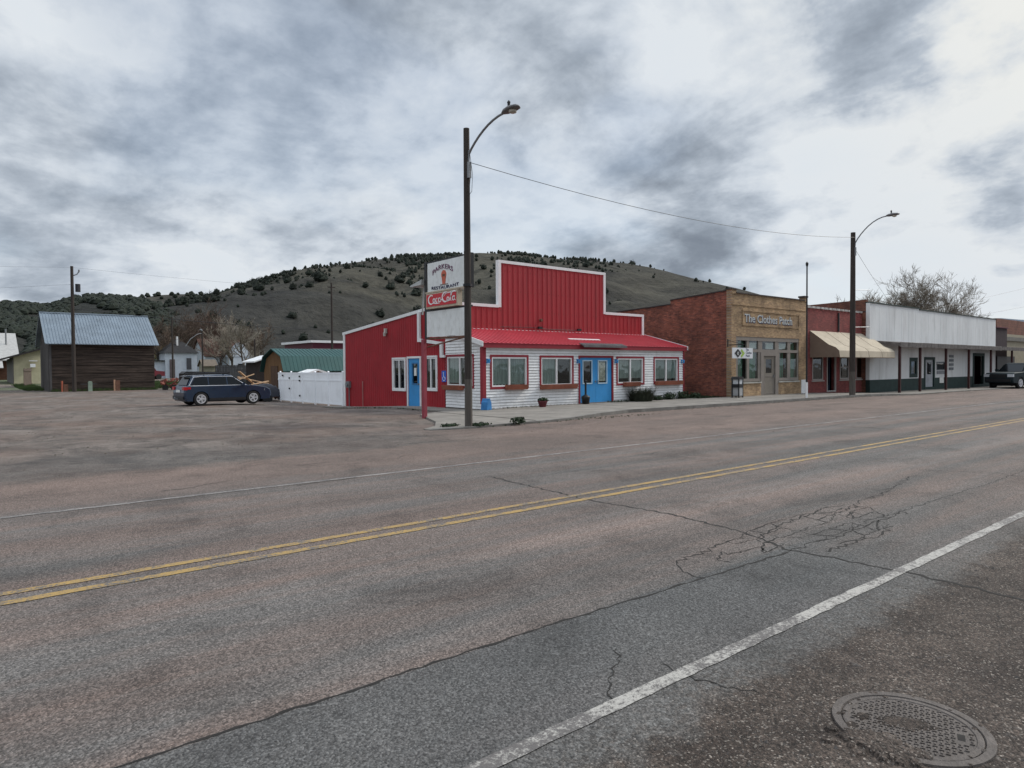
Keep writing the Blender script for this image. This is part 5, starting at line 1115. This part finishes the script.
def blob(mb, cx, cy, rx, ry, z, n=40, rot=0):
    o = len(mb.v); mb.v.append((cx, cy, z + .002)); rr_ = [1 + .45 * noise.noise(Vector((math.cos(6.283 * k / n) * 2.2 + cx * 13, math.sin(6.283 * k / n) * 2.2, cy * 9))) + rn.uniform(-.09, .09) for k in range(n)]
    for q, zq in ((.6, z), (1, .0035)):
        for k in range(n):
            a = 6.283 * k / n; x, y = rx * q * rr_[k] * math.cos(a), ry * q * rr_[k] * math.sin(a)
            mb.v.append((cx + x * math.cos(rot) - y * math.sin(rot), cy + x * math.sin(rot) + y * math.cos(rot), zq))
    for k in range(n): k2 = (k + 1) % n; mb.f += [(o, o + 1 + k, o + 1 + k2), (o + 1 + k, o + 1 + n + k, o + 1 + n + k2, o + 1 + k2)]
blob(dm_, 3.19, 1.33, .15, .09, .0158, rot=-.9); blob(dm_, 3.44, 1.29, .07, .17, .0142, rot=.7); blob(dm_, 3.17, 1.20, .12, .08, .0162, rot=-.8); blob(dm_, 3.36, 1.45, .06, .04, .0135)
for _q in range(70):
    blob(dm_, 3.15 + rn.gauss(0, .05), 1.27 + rn.gauss(0, .09), rn.uniform(.02, .06), rn.uniform(.015, .04), .0145 + rn.uniform(0, .003), 16, rn.uniform(0, 3))
for _q in range(26):
    a_ = rn.uniform(0, 6.28); r_q = rn.uniform(.27, .36); blob(dm_, 3.437 + r_q * math.cos(a_), 1.268 + r_q * math.sin(a_), rn.uniform(.01, .03), rn.uniform(.008, .02), .0145 if r_q < .34 else .006, 12)
tag(dm_.build('dirt', GM), kind='structure')
# loose pebbles on the shoulder
pb = MB(); rn = random.Random(11)
for _ in range(5200):
    x = rn.uniform(1.2, 9); y = 2.0 - abs(rn.gauss(0, .6)) if _ < 3600 else rn.uniform(1.5, 7.5); 
    if (x - 3.47) ** 2 + (y - 1.27) ** 2 < .13: continue
    r_ = rn.uniform(.002, .007 if y < 2.2 else .004) * (1 + (rn.random() < .04) * 1.2); a = rn.uniform(0, 3); c, s = math.cos(a) * r_, math.sin(a) * r_
    pb.add([(x + c, y + s, .004), (x - s * .8, y + c * .8, .004), (x - c, y - s, .004), (x + s * .8, y - c * .8, .004), (x + c * .2, y, .004 + r_ * .9)], [(0, 1, 4), (1, 2, 4), (2, 3, 4), (3, 0, 4)])
tag(pb.build('pebbles', M('pebble', (.12, .105, .095), .9, .5, 30)), 'loose gravel scattered on the near road shoulder', 'gravel', kind='stuff')
tag(None or MB().add([(5.5, .3, .008), (9.5, -.3, .008), (9.9, .25, .008), (7.0, .95, .008), (5.9, .9, .008)], [(0, 1, 2, 3, 4)]).build('patch', concrete), kind='structure') if False else None

# ------------------------------------------------------------ cars
def car(label, paint, loc, rz, pickup=False, Lx=1.0):
    t = thing('parked_car' if not pickup else 'pickup_truck', label, 'car' if not pickup else 'pickup truck', loc, rz)
    fx, rx_ = (1.37, -1.37) if not pickup else (1.75, -1.75); rw = .36 if not pickup else .41; W = .92 if not pickup else .98
    def arch(cx): return [(cx + (rw + .05) * math.cos(a), .36 * (rw / .36) + (rw + .05) * math.sin(a)) for a in [R(180 - 20 * k) for k in range(0, 10)]]
    zb = .26 if not pickup else .4
    if not pickup:
        low = [(-2.18, .42), (-2.12, zb)] + [(rx_ - rw - .05, zb)] + arch(rx_) + [(rx_ + rw + .05, zb), (fx - rw - .05, zb)] + arch(fx) + [(fx + rw + .05, zb), (2.30, .28), (2.38, .42), (2.40, .62), (2.35, .80), (2.12, .93), (1.30, 1.05), (.95, 1.06), (-1.6, 1.05), (-2.04, 1.06), (-2.16, .95), (-2.2, .7)]
    else:
        low = [(-2.9, .55), (-2.85, zb)] + [(rx_ - rw - .05, zb)] + arch(rx_) + [(rx_ + rw + .05, zb), (fx - rw - .05, zb)] + arch(fx) + [(fx + rw + .05, zb), (2.72, .42), (2.80, .6), (2.78, .98), (2.6, 1.12), (1.25, 1.20), (-.9, 1.22), (-.95, 1.22), (-2.88, 1.24), (-2.9, .9)]
    n = len(low); mbb = MB(); rings = [(-W, .965), (-W + .045, .992), (-W + .14, 1.0), (W - .14, 1.0), (W - .045, .992), (W, .965)]
    for y, k in rings: mbb.v += [(x * (k if abs(x) > 2.0 else 1), y, .6 + (z - .6) * (k if z > .6 else 1)) for x, z in low]
    for r_ in range(len(rings) - 1):
        for i in range(n): a = r_ * n + i; b = r_ * n + (i + 1) % n; mbb.f.append((a, b, b + n, a + n))
    mbb.f += [tuple(range(n)), tuple(reversed(range(5 * n, 6 * n)))]
    bd = mbb.build('body', paint, t)
    # greenhouse
    if not pickup: G = [(-2.03, 1.04, -1.78, 1.52), (-1.6, 1.05, -1.5, 1.60), (-.5, 1.05, -.5, 1.645), (.1, 1.05, .1, 1.64), (.95, 1.03, .28, 1.60), (1.22, 1.0, .36, 1.57)]
    else: G = [(-.95, 1.22, -.8, 1.80), (-.3, 1.22, -.3, 1.85), (.3, 1.22, .3, 1.85), (1.25, 1.19, .5, 1.80)]
    mb2 = MB()
    for xb, zb_, xt, zt in G: mb2.v += [(xb, -W + .06, zb_ - .02), (xt, -W + .25, zt - .05), (xt, -W + .38, zt), (xt, W - .38, zt), (xt, W - .25, zt - .05), (xb, W - .06, zb_ - .02)]
    for i in range(len(G) - 1):
        for k in range(5): a = i * 6 + k; mb2.f.append((a, a + 1, a + 7, a + 6))
    mb2.f += [tuple(range(6)), tuple(reversed(range(len(G) * 6 - 6, len(G) * 6)))]
    cb2 = mb2.build('cabin', paint, t)
    for s_ in (-1, 1):
        def side(x, f): return None
        def quad(xa, xb_, xc, xd, z0_, z1_, off=.012):
            ztot = 1.60 if not pickup else 1.8; zb0 = 1.03 if not pickup else 1.2
            def yy(z): return s_ * ((W - .06) - (z - zb0) / (ztot - zb0) * .19 + off)
            return [(xa, yy(z0_), z0_), (xb_, yy(z0_), z0_), (xc, yy(z1_), z1_), (xd, yy(z1_), z1_)]
        z0_, z1_ = (1.08, 1.50) if not pickup else (1.27, 1.70)
        qs = [(-1.86, -.98, -.98, -1.6), (-.92, -.02, -.02, -.92), (.04, .92, .36, .04)] if not pickup else [(-.75, .05, .05, -.7), (.12, 1.0, .58, .12)]
        for q in qs:
            p = quad(*q, z0_, z1_); MB().add(p + [(a, b - s_ * .01, c) for a, b, c in p], [(0, 1, 2, 3), (7, 6, 5, 4), (0, 4, 5, 1), (1, 5, 6, 2), (2, 6, 7, 3), (3, 7, 4, 0)]).build('side_window', GLB, cb2)
        if not pickup:
            p = quad(-2.0, 1.02, 1.02, -2.0, 1.045, 1.07, .018); MB().add(p + [(a, b - s_ * .02, c) for a, b, c in p], [(0, 1, 2, 3), (7, 6, 5, 4), (0, 4, 5, 1), (2, 6, 7, 3)]).tube([(-1.95, s_ * (W - .045), 1.06), (-1.68, s_ * (W - .2), 1.5), (-1.2, s_ * (W - .235), 1.545), (.3, s_ * (W - .235), 1.53), (.98, s_ * (W - .05), 1.06)], .014, 4).build('window_trim', rim_m, cb2)
            MB().tube([(-1.7, s_ * .56, 1.63), (-1.6, s_ * .56, 1.70), (.1, s_ * .56, 1.72), (.25, s_ * .56, 1.64)], .022, 6).build('roof_rail', black, cb2)
        MB().obox((.78 if not pickup else .98, s_ * (W + .07), 1.10 if not pickup else 1.32), (.14, .2, .14)).build('wing_mirror', paint, cb2)
        for x in ((-.75, .25) if not pickup else (.05,)): MB().box(x, x + .17, min(s_ * W, s_ * (W + .025)), max(s_ * W, s_ * (W + .025)), .9, .925).build('door_handle', paint, bd)
        seam = MB()
        for x in ((-.98, 0.0, .98) if not pickup else (-.85, 1.1)): seam.box(x, x + .012, min(s_ * (W - .01), s_ * (W + .002)), max(s_ * (W - .01), s_ * (W + .002)), .42, .98)
        seam.box(-.95, .95, min(s_ * (W - .01), s_ * (W + .012)), max(s_ * (W - .01), s_ * (W + .012)), zb, zb + .14); seam.build('sill_trim', black, bd)
        if not pickup:
            MB().add([(2.05, s_ * .90, .86), (2.05, s_ * .90, .72), (2.36, s_ * .62, .68), (2.37, s_ * .62, .78), (2.0, s_ * .925, .87), (1.98, s_ * .925, .74)], [(0, 1, 2, 3), (0, 4, 5, 1)]).build('headlight', M('headlight_lens', (.6, .62, .65), .2), bd)
            MB().box(min(s_ * 0, 0), 0, 0, 0, 0, 0) if False else None
            tl = MB().box(-2.215, -2.05, min(s_ * .62, s_ * (W + .012)), max(s_ * .62, s_ * (W + .012)), .84, 1.0).box(-2.07, -1.88, min(s_ * (W - .05), s_ * (W + .012)), max(s_ * (W - .05), s_ * (W + .012)), .88, .99); tl.build('tail_light', M('tail_light_red', (.45, .01, .015), .25, .1), bd)
        else:
            MB().box(2.62, 2.80, min(s_ * .62, s_ * .985), max(s_ * .62, s_ * .985), .84, 1.04).build('headlight', M('headlight_lens', (.6, .62, .65), .2), bd)
        for wx_ in (fx, rx_):
            yc = s_ * (W - .115); wh = MB().lathe([(rw * .62, -.11), (rw * .93, -.115), (rw, -.08), (rw, .08), (rw * .93, .115), (rw * .62, .11)], (wx_, yc, rw), 28, 'y').build('wheel', tyre_m, t, smooth=False)
            rm = MB(); f_ = yc + s_ * .10; rm.lathe([(rw * .54, 0), (rw * .66, 0), (rw * .66, s_ * .03), (rw * .6, s_ * .035), (rw * .54, s_ * .01)], (wx_, f_, rw), 28, 'y')
            for k in range(5):
                for d_ in (-.16, .16):
                    a = k * 2 * math.pi / 5 + d_; rm.tube([(wx_ + .04 * math.cos(a), f_ + s_ * .02, rw + .04 * math.sin(a)), (wx_ + rw * .6 * math.cos(a), f_ + s_ * .012, rw + rw * .6 * math.sin(a))], .02, 5)
            rm.lathe([(.01, 0), (.06, 0), (.06, s_ * .03), (.01, s_ * .035)], (wx_, f_, rw), 12, 'y'); rm.build('rim', rim_m, wh)
            MB().box(wx_ - rw - .05, wx_ + rw + .05, -.02, .02, 0, .01) if False else None
    MB().box(rx_ - rw - .1, fx + rw + .1, -W + .25, W - .25, .2, .5).build('underbody', black, t)
    if not pickup:
        MB().add([(1.25, -W + .16, 1.02), (1.25, W - .16, 1.02), (.41, W - .30, 1.545), (.41, -W + .30, 1.545)], [(0, 1, 2, 3)]).build('windscreen', GLB, cb2)
        MB().add([(-2.03, -W + .2, 1.10), (-2.03, W - .2, 1.10), (-1.83, W - .36, 1.46), (-1.83, -W + .36, 1.46)], [(0, 1, 2, 3)]).build('rear_window', GLB, cb2)
        MB().obox((-1.82, 0, 1.56), (.28, 1.15, .04), (0, R(-8), 0)).build('spoiler', paint, cb2)
        MB().box(-2.225, -2.195, -.27, .27, .72, .84).build('number_plate', paper, bd); MB().box(-2.24, -2.05, -W + .12, W - .12, .36, .52).build('rear_bumper', black, bd)
        MB().box(-2.42, -2.1, -.04, .04, .34, .40).lathe([(.03, 0), (.035, .05), (.01, .09)], (-2.38, 0, .4), 8).build('tow_hitch', steel, bd)
        MB().box(2.36, 2.425, -.5, .5, .5, .74).build('grille', black, bd)
        m3 = MB()
        for x in (-1.1, -.1): m3.box(x, x + .07, -.56, .56, 1.71, 1.745)
        m3.build('roof_bar', black, cb2)
    else:
        MB().add([(1.27, -W + .16, 1.22), (1.27, W - .16, 1.22), (.56, W - .30, 1.76), (.56, -W + .30, 1.76)], [(0, 1, 2, 3)]).build('windscreen', GLB, cb2)
        MB().box(2.78, 2.84, -.85, .85, .5, .72).box(2.76, 2.82, -.55, .55, .78, 1.05).build('front_bumper', black, bd)
    return t
GLB = M('tinted_window', (.008, .010, .012), .12, .1, bmp=0, spec=.3)
blue_car = M('navy_car_paint', (.028, .046, .080), .16, .06, 2, metal=.25, dirt=(.07, .07, .08), dirt_amt=.25, bmp=0, spec=.6)
truck_p = M('black_green_paint', (.012, .022, .027), .5, .1, bmp=0, spec=.2)
c = car('dark blue estate car with roof rails parked on the gravel lot', blue_car, (10.95, 38.0, gz(11, 38)), R(4)); c.scale = (.985, 1.0, .98)
c = car('dark pickup truck at the kerb, nose towards the white store', truck_p, (67.9, 17.0, gz(67, 17) + .0), R(168), True); c.scale = (1.1, 1.08, 1.12)
tr_t = car('grey pickup truck parked far off beyond the blue car roof', M('grey_paint', (.2, .21, .22), .4, .1), (28.5, 92, .2), R(20), True)

# ------------------------------------------------------------ bare trees
def bare_tree(name, label, loc, h, spread, seed, tw, n_limb=7, depth=4, group=None, twr=.012, trunk=.25, low=.22, tk=1.0, cat='tree'):
    rn = random.Random(seed); t = thing(name, label, cat, loc, rn.uniform(0, 6), group); tm = MB(); cm_ = MB()
    def grow(p, d, l, r_, lev):
        n = 3; P = [p]; q = p.copy(); dd = d.copy()
        for k in range(n):
            dd = (dd + Vector((rn.gauss(0, .16), rn.gauss(0, .16), rn.gauss(.05, .1)))).normalized(); q = q + dd * l / n; P.append(q.copy())
        tgt = tm if lev <= 1 else cm_
        tgt.tube(P, [r_, r_ * .85, r_ * .7, r_ * .5], 5 if lev < 2 else 3, False)
        if lev >= depth: return
        nb = [n_limb, 5, 5, 4, 4][lev] if lev else n_limb
        for k in range(nb):
            f = rn.uniform(.3, 1) if lev else rn.uniform(low, 1); idx = min(2, int(f * 3)); fr_ = f * 3 - idx; s = P[idx].lerp(P[idx + 1], min(1, fr_))
            ang = rn.uniform(.35, .95) * spread; az = rn.uniform(0, 6.283); a = dd.orthogonal().normalized(); b = dd.cross(a)
            nd = (dd * math.cos(ang) + (a * math.cos(az) + b * math.sin(az)) * math.sin(ang)); nd.z += .12; nd.normalize()
            grow(s, nd, l * rn.uniform(.45, .75), max(twr * .6, r_ * .5 * (1.1 - f * .4)), lev + 1)
    grow(Vector((0, 0, -.2)), Vector((0, 0, 1)), h * .55, trunk, 0)
    tm.build('trunk', bark, t); cm_.build('crown', tw, t)
    return t
def at(x, y, D):
    """ground position of a spot of the map seen at azimuth x (helper used while surveying)"""
    a = (x - 512) / F; v = fw + A * a; k = D / 1.0
    return (v.x * k, v.y * k)
tr1 = [('large bare tree behind the white store, leftmost of the crowns', 99.0, 41.9, 12.0, 31), ('large bare tree behind the white store, second from the left', 102.6, 39.2, 13.6, 35), ('large bare tree behind the white store, third from the left', 105.2, 37.1, 13.4, 32), ('large bare tree behind the white store, reaching furthest right', 106.6, 35.9, 11.0, 33)]
for lb, x, y, h_, sd_ in tr1:
    bare_tree('bare_tree', lb, (x, y, 0), h_, 1.05, sd_, twig_grey, 13, 5, 'bare trees above the white store', .034, .28)
far = [(160, 112, 9.5, twig_brown, 'bare brown tree just right of the barn'), (173, 140, 13, twig_brown, 'bare brown tree above the white cottage, left of its chimney'), (187, 145, 13.5, twig_red, 'reddish bare tree above the cottage chimney'), (202, 140, 14, twig_brown, 'tall bare tree right of the white cottage'),
       (217, 135, 13, twig_red, 'reddish bare tree above the rust roof'), (232, 120, 10.5, twig_grey, 'pale bare tree above the farmhouse gable'), (247, 112, 9.5, twig_grey, 'pale bare tree above the grey plank fence'), (262, 120, 9, twig_brown, 'bare brown tree left of the green roofed shed'), (225, 165, 14, twig_brown, 'furthest bare brown tree behind the plank fence'), (290, 170, 7, twig_brown, 'low bare tree above the green roof'), (320, 170, 7, twig_brown, 'low bare tree above the maroon building'), (195, 180, 15, twig_brown, 'far bare tree at the hill foot behind the cottage'), (180, 175, 15, twig_red, 'far reddish bare tree left of the cottage chimney'), (209, 170, 15, twig_brown, 'far bare tree left of the dark conifer'), (240, 150, 12, twig_brown, 'middle bare tree between plank fence and farmhouse'), (166, 170, 13, twig_brown, 'far bare tree just above the barn roof end')]
for i, (px, D, h_, tw, lb) in enumerate(far):
    x, y = at(px, 0, D); bare_tree('bare_tree', lb, (x, y, gz(x, y)), h_, 1.0, 50 + i, tw, 8, 4, 'bare trees at the foot of the hill', .05, .22)
for i, (px, D, h_, lb) in enumerate(((160, 135, 6, 'yellow willow bush behind the barn end'), (190, 140, 6.5, 'yellow willow bush above the cottage roof'), (300, 150, 4.5, 'yellowish bush beyond the green roof'))):
    x, y = at(px, 0, D); bare_tree('willow', lb, (x, y, gz(x, y)), h_, 1.0, 80 + i, twig_yellow, 12, 4, 'yellow willows', .05, .2, .05)
x, y = at(211, 0, 165); t = thing('conifer', 'dark conifer among the bare trees behind the farmhouse', 'tree', (x, y, .5)); MB().tube([(0, 0, 0), (0, 0, 12)], [.3, .05], 6).build('trunk', bark, t); clump(1400, 2.6, 2.6, 6, .35, 7, 1.0).build('crown', juniper_m, t)

# ------------------------------------------------------------ hills
def hill_mat(name, c1, c2, c3, band=None):
    m = bpy.data.materials.new(name); nt, N, L, b = nodes_of(m); v = coord(nt)
    n1 = noise_(nt, v, .006, 7, .65, .6); n2 = noise_(nt, v, .03, 6, .7, .4); n3 = noise_(nt, v, .22, 4, .7)
    n4 = noise_(nt, coord(nt, (1, 1, 6)), .012, 6, .7, 1.0)
    c = mix(nt, c1, c2, ramp(nt, n1, [(.38, 0.), (.62, 1.)])); c = mix(nt, c, c3, math_(nt, 'MULTIPLY', ramp(nt, n2, [(.5, 0.), (.66, 1.)]), .6))
    zsep = N.new('ShaderNodeSeparateXYZ'); L.new(v, zsep.inputs[0])
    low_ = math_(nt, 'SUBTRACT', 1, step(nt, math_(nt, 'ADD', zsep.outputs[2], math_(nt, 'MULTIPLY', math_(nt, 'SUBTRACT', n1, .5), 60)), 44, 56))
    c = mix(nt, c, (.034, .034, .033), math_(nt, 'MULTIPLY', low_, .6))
    c = mix(nt, c, ramp(nt, n4, [(.3, .6), (.5, 1.), (.7, 1.25)]), .9, 'MULTIPLY')
    c = mix(nt, c, ramp(nt, n3, [(.3, .55), (.5, 1.), (.7, 1.2)]), .8, 'MULTIPLY'); L.new(c, b.inputs['Base Color']); b.inputs['Roughness'].default_value = 1; b.inputs['Specular IOR Level'].default_value = .1
    bump(nt, b, math_(nt, 'ADD', n2, math_(nt, 'MULTIPLY', n3, .3)), .8, 6)
    return m
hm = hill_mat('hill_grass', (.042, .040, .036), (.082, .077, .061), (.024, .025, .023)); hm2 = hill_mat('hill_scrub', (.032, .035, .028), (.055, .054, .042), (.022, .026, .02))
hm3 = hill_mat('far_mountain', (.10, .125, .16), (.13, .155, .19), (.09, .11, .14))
def interp(pts, x):
    if x <= pts[0][0]: return pts[0][1]
    for (a, b), (c, d) in zip(pts, pts[1:]):
        if x <= c: t_ = (x - a) / (c - a); return b + (d - b) * t_
    return pts[-1][1]
class Hill:
    """a real ridge: crest line at ground distance R0(az), with a foot at r_in and a far side"""
    def __init__(s, crest, dist, r_in, shape, nz, seed): s.c, s.d, s.ri, s.sh, s.nz, s.seed = crest, dist, r_in, shape, nz, seed
    def crest(s, px):
        y = interp(s.c, px); D = interp(s.d, px); a = (px - 512) / F; v = fw + A * a + B * ((384 - y) / F); hor = math.hypot(v.x, v.y); return D, v.z / hor * D + H, math.atan2(v.y, v.x)
    def pt(s, px, u):
        D, hz, az = s.crest(px); ri = interp(s.ri, px) if isinstance(s.ri, list) else s.ri
        r_ = ri + (D - ri) * u if u <= 1 else D + (u - 1) * D * .8
        f = s.sh(u, px) if u <= 1 else max(0, 1 - ((u - 1) * 1.3) ** 1.5)
        x, y = r_ * math.cos(az), r_ * math.sin(az)
        z = hz * f; k = 4 * f * (1 - f) if u <= 1 else 0
        z += k * s.nz * (noise.fractal(Vector((x * .006, y * .006, s.seed)), 1, 2, 4)) + k * s.nz * .25 * noise.noise(Vector((x * .03, y * .03, s.seed)))
        return Vector((x, y, z - 1.5 * (1 - min(1, u * 8))))
    def build(s, mat, x0, x1, step=6, nu=46):
        mb = MB(); cols = [x0 + (x1 - x0) * i / int((x1 - x0) / step) for i in range(int((x1 - x0) / step) + 1)]; us = [i / nu for i in range(nu + 1)] + [1.05, 1.2, 1.5, 1.9]
        for px in cols: mb.v += [tuple(s.pt(px, u)) for u in us]
        n = len(us)
        for i in range(len(cols) - 1):
            for j in range(n - 1): a = i * n + j; mb.f.append((a, a + n, a + n + 1, a + 1))
        return tag(mb.build('hill', mat, smooth=True), kind='structure')
def sh_main(u, px): return .33 * smooth01(u / .42) + .10 * u + .57 * smooth01((u - .30) / .78) / smooth01(.7 / .78)
def sh_simple(u, px): return smooth01(u) * .55 + .45 * u
main = Hill([(100, 352), (150, 325), (175, 312), (200, 301), (225, 293), (240, 287), (265, 280), (290, 274), (315, 268), (340, 264.5), (370, 260.5), (400, 258), (440, 256.5), (480, 254), (520, 256), (560, 259), (595, 261), (630, 265), (665, 271.5), (700, 280), (740, 289), (780, 300), (830, 314), (900, 328), (960, 338), (1100, 352)],
            [(100, 560), (240, 640), (400, 820), (520, 900), (700, 950), (1100, 1000)], [(100, 230), (300, 250), (600, 280), (1100, 330)], sh_main, 22, 3.3)
left = Hill([(-260, 300), (-100, 303), (0, 306), (30, 307), (48, 309), (60, 304), (85, 299), (110, 298), (130, 300), (150, 304), (175, 312), (200, 322), (240, 345), (270, 365)], [(-260, 420), (300, 440)], 190, sh_simple, 10, 8.1)
mids = Hill([(90, 315), (120, 304), (140, 298), (160, 295), (185, 294), (205, 295), (225, 299), (250, 310), (290, 340)], [(90, 900), (290, 950)], 600, sh_simple, 10, 5.1)
farr = Hill([(700, 345), (800, 332), (860, 326), (930, 322), (1000, 318), (1024, 320), (1080, 317), (1200, 322)], [(700, 5200), (1200, 5200)], 3600, sh_simple, 60, 1.1)
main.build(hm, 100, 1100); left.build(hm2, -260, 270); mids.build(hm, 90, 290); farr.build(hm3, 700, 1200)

# junipers: three meshes, individual objects; the dense woods are one mass
def juniper_mesh(seed):
    rn = random.Random(seed); mb = MB()
    for c in range(4):
        a = rn.uniform(0, 6.28); cx_, cy_ = math.cos(a) * .25 * (c > 0), math.sin(a) * .25 * (c > 0); n = 9; r_ = rn.uniform(.3, .45); hh_ = rn.uniform(.55, 1.0); rings = [(.55, 0.03), (1, .3), (.85, .6), (.45, .85), (.02, 1.0)]; o = len(mb.v)
        for q, zz_ in rings:
            for k in range(n): w_ = q * r_ * rn.uniform(.65, 1.25); mb.v.append((cx_ + w_ * math.cos(6.283 * k / n), cy_ + w_ * math.sin(6.283 * k / n), zz_ * hh_ + rn.uniform(-.05, .05)))
        for i in range(len(rings) - 1):
            for k in range(n): mb.f.append((o + i * n + k, o + i * n + (k + 1) % n, o + (i + 1) * n + (k + 1) % n, o + (i + 1) * n + k))
    cl = clump(170, .52, .52, .5, .085, seed, .0); mb.add(cl.v, cl.f)
    mb.tube([(0, 0, -.2), (0, 0, .2)], .06, 4)
    return mb
protos = []
rn = random.Random(77); count = 0
def dens_main(px, u):
    d = .04 if px < 620 else .02
    if px < 330: d = .95 * max(0, 1 - abs(u - .82) / .5) * (1 - smooth01((px - 250) / 90)) + .08
    d = max(d, .5 * smooth01((u - .55) / .4) * (1 - smooth01((px - 560) / 60)) * (.35 + .65 * (px > 400)))
    if px > 600: d = .06 * (u > .7)
    if u < .45: d *= .25
    if 380 < px < 620: d += .06
    return d
mass = MB(); jm = [juniper_mesh(s_) for s_ in (1, 2, 3)]
def small_tree(seed):
    rn = random.Random(seed); mb = MB(); n = 6; rings = [(.3, 0), (.46, .25), (.40, .6), (.15, .9)]
    for q, zz_ in rings:
        for k in range(n): w_ = q * rn.uniform(.7, 1.2); mb.v.append((w_ * math.cos(1.047 * k), w_ * math.sin(1.047 * k), zz_ + rn.uniform(-.06, .06)))
    for i in range(3):
        for k in range(n): mb.f.append((i * n + k, i * n + (k + 1) % n, (i + 1) * n + (k + 1) % n, (i + 1) * n + k))
    mb.f.append(tuple(range(18, 24))); c = clump(16, .5, .5, .45, .10, seed, .05); mb.add(c.v, c.f); return mb
small = [small_tree(s_) for s_ in (4, 5, 6)]
tries = 0; spots = []
while len(spots) < 2600 and tries < 60000:
    tries += 1; px = rn.uniform(150, 830); u = rn.uniform(.12, 1.01) ** .8
    if rn.random() < dens_main(px, u) * (.5 + noise.noise(Vector((px * .02, u * 4, 1))) * 1.6 + .3) * (1 - .75 * smooth01((px - 600) / 60)): spots.append((main.pt(px, u), (1.9 + 3.4 * rn.random() ** 2) * (1.15 if px > 380 else 1)))
spots.sort(key=lambda s_: -s_[1] / s_[0].length)
# the one clear big juniper and the tree on the shoulder
spots = [(main.pt(319, .42), 9), (main.pt(632, 1.0), 9)] + spots
base = None
for i, (p, s_) in enumerate(spots):
    if i < 270:
        if i < 3: o = jm[i].build('juniper', juniper_m); protos.append(o)
        else: o = protos[i % 3].copy(); COL.objects.link(o)
        o.location = p - Vector((0, 0, .3)); o.rotation_euler = (0, 0, rn.uniform(0, 6)); o.scale = (s_, s_, s_ * rn.uniform(.75, 1.15))
        tag(o, 'dark juniper scattered on the grassy hillside', 'juniper', 'junipers on the hillside')
        if i == 0: tag(o, 'largest lone dark juniper low on the hillside right of the bare trees', 'juniper', 'junipers on the hillside')
    else:
        q = small[i % 3]; a = rn.uniform(0, 6); c, s2 = math.cos(a), math.sin(a); mass.add([(p.x + (v[0] * c - v[1] * s2) * s_ * .9, p.y + (v[0] * s2 + v[1] * c) * s_ * .9, p.z + v[2] * s_ * .9) for v in q.v], q.f)
for k in range(4200):
    px = rn.uniform(-200, 235); u = rn.uniform(.1, 1.0); nn = noise.noise(Vector((px * .03, u * 5, 7)))
    if nn < -.28 and u < .9: continue
    p = left.pt(px, u); s_ = rn.uniform(3.0, 5.2); q = small[k % 3]; mass.add([(p.x + v[0] * s_ * 1.1, p.y + v[1] * s_ * 1.1, p.z + v[2] * s_ * .8 - .4) for v in q.v], q.f)
for k in range(160):
    px = rn.uniform(110, 260); u = rn.uniform(.5, 1.0); p = mids.pt(px, u); s_ = rn.uniform(4, 8); q = small[k % 3]; mass.add([(p.x + v[0] * s_, p.y + v[1] * s_, p.z + v[2] * s_ * .8) for v in q.v], q.f)
tag(mass.build('woodland', juniper_m), 'dark juniper woodland covering the left hills', 'woodland', kind='stuff')
# scrub at the foot of the hill
sc_ = MB()
for k in range(500):
    px = rn.uniform(130, 420); D = rn.uniform(170, 300); x, y = at(px, 0, D); s_ = rn.uniform(1.5, 3.5); q = small[k % 3]; z = main.pt(px, max(0, (D * 1.0 - 240) / 500)).z if D > 250 else .5
    sc_.add([(x + v[0] * s_ * 1.4, y + v[1] * s_ * 1.4, z + v[2] * s_) for v in q.v], q.f)
tag(sc_.build('scrub', M('brown_scrub', (.095, .07, .045), .95, .5, .05)), 'brown leafless scrub at the foot of the hill', 'scrub', kind='stuff')
bpy.context.view_layer.update()
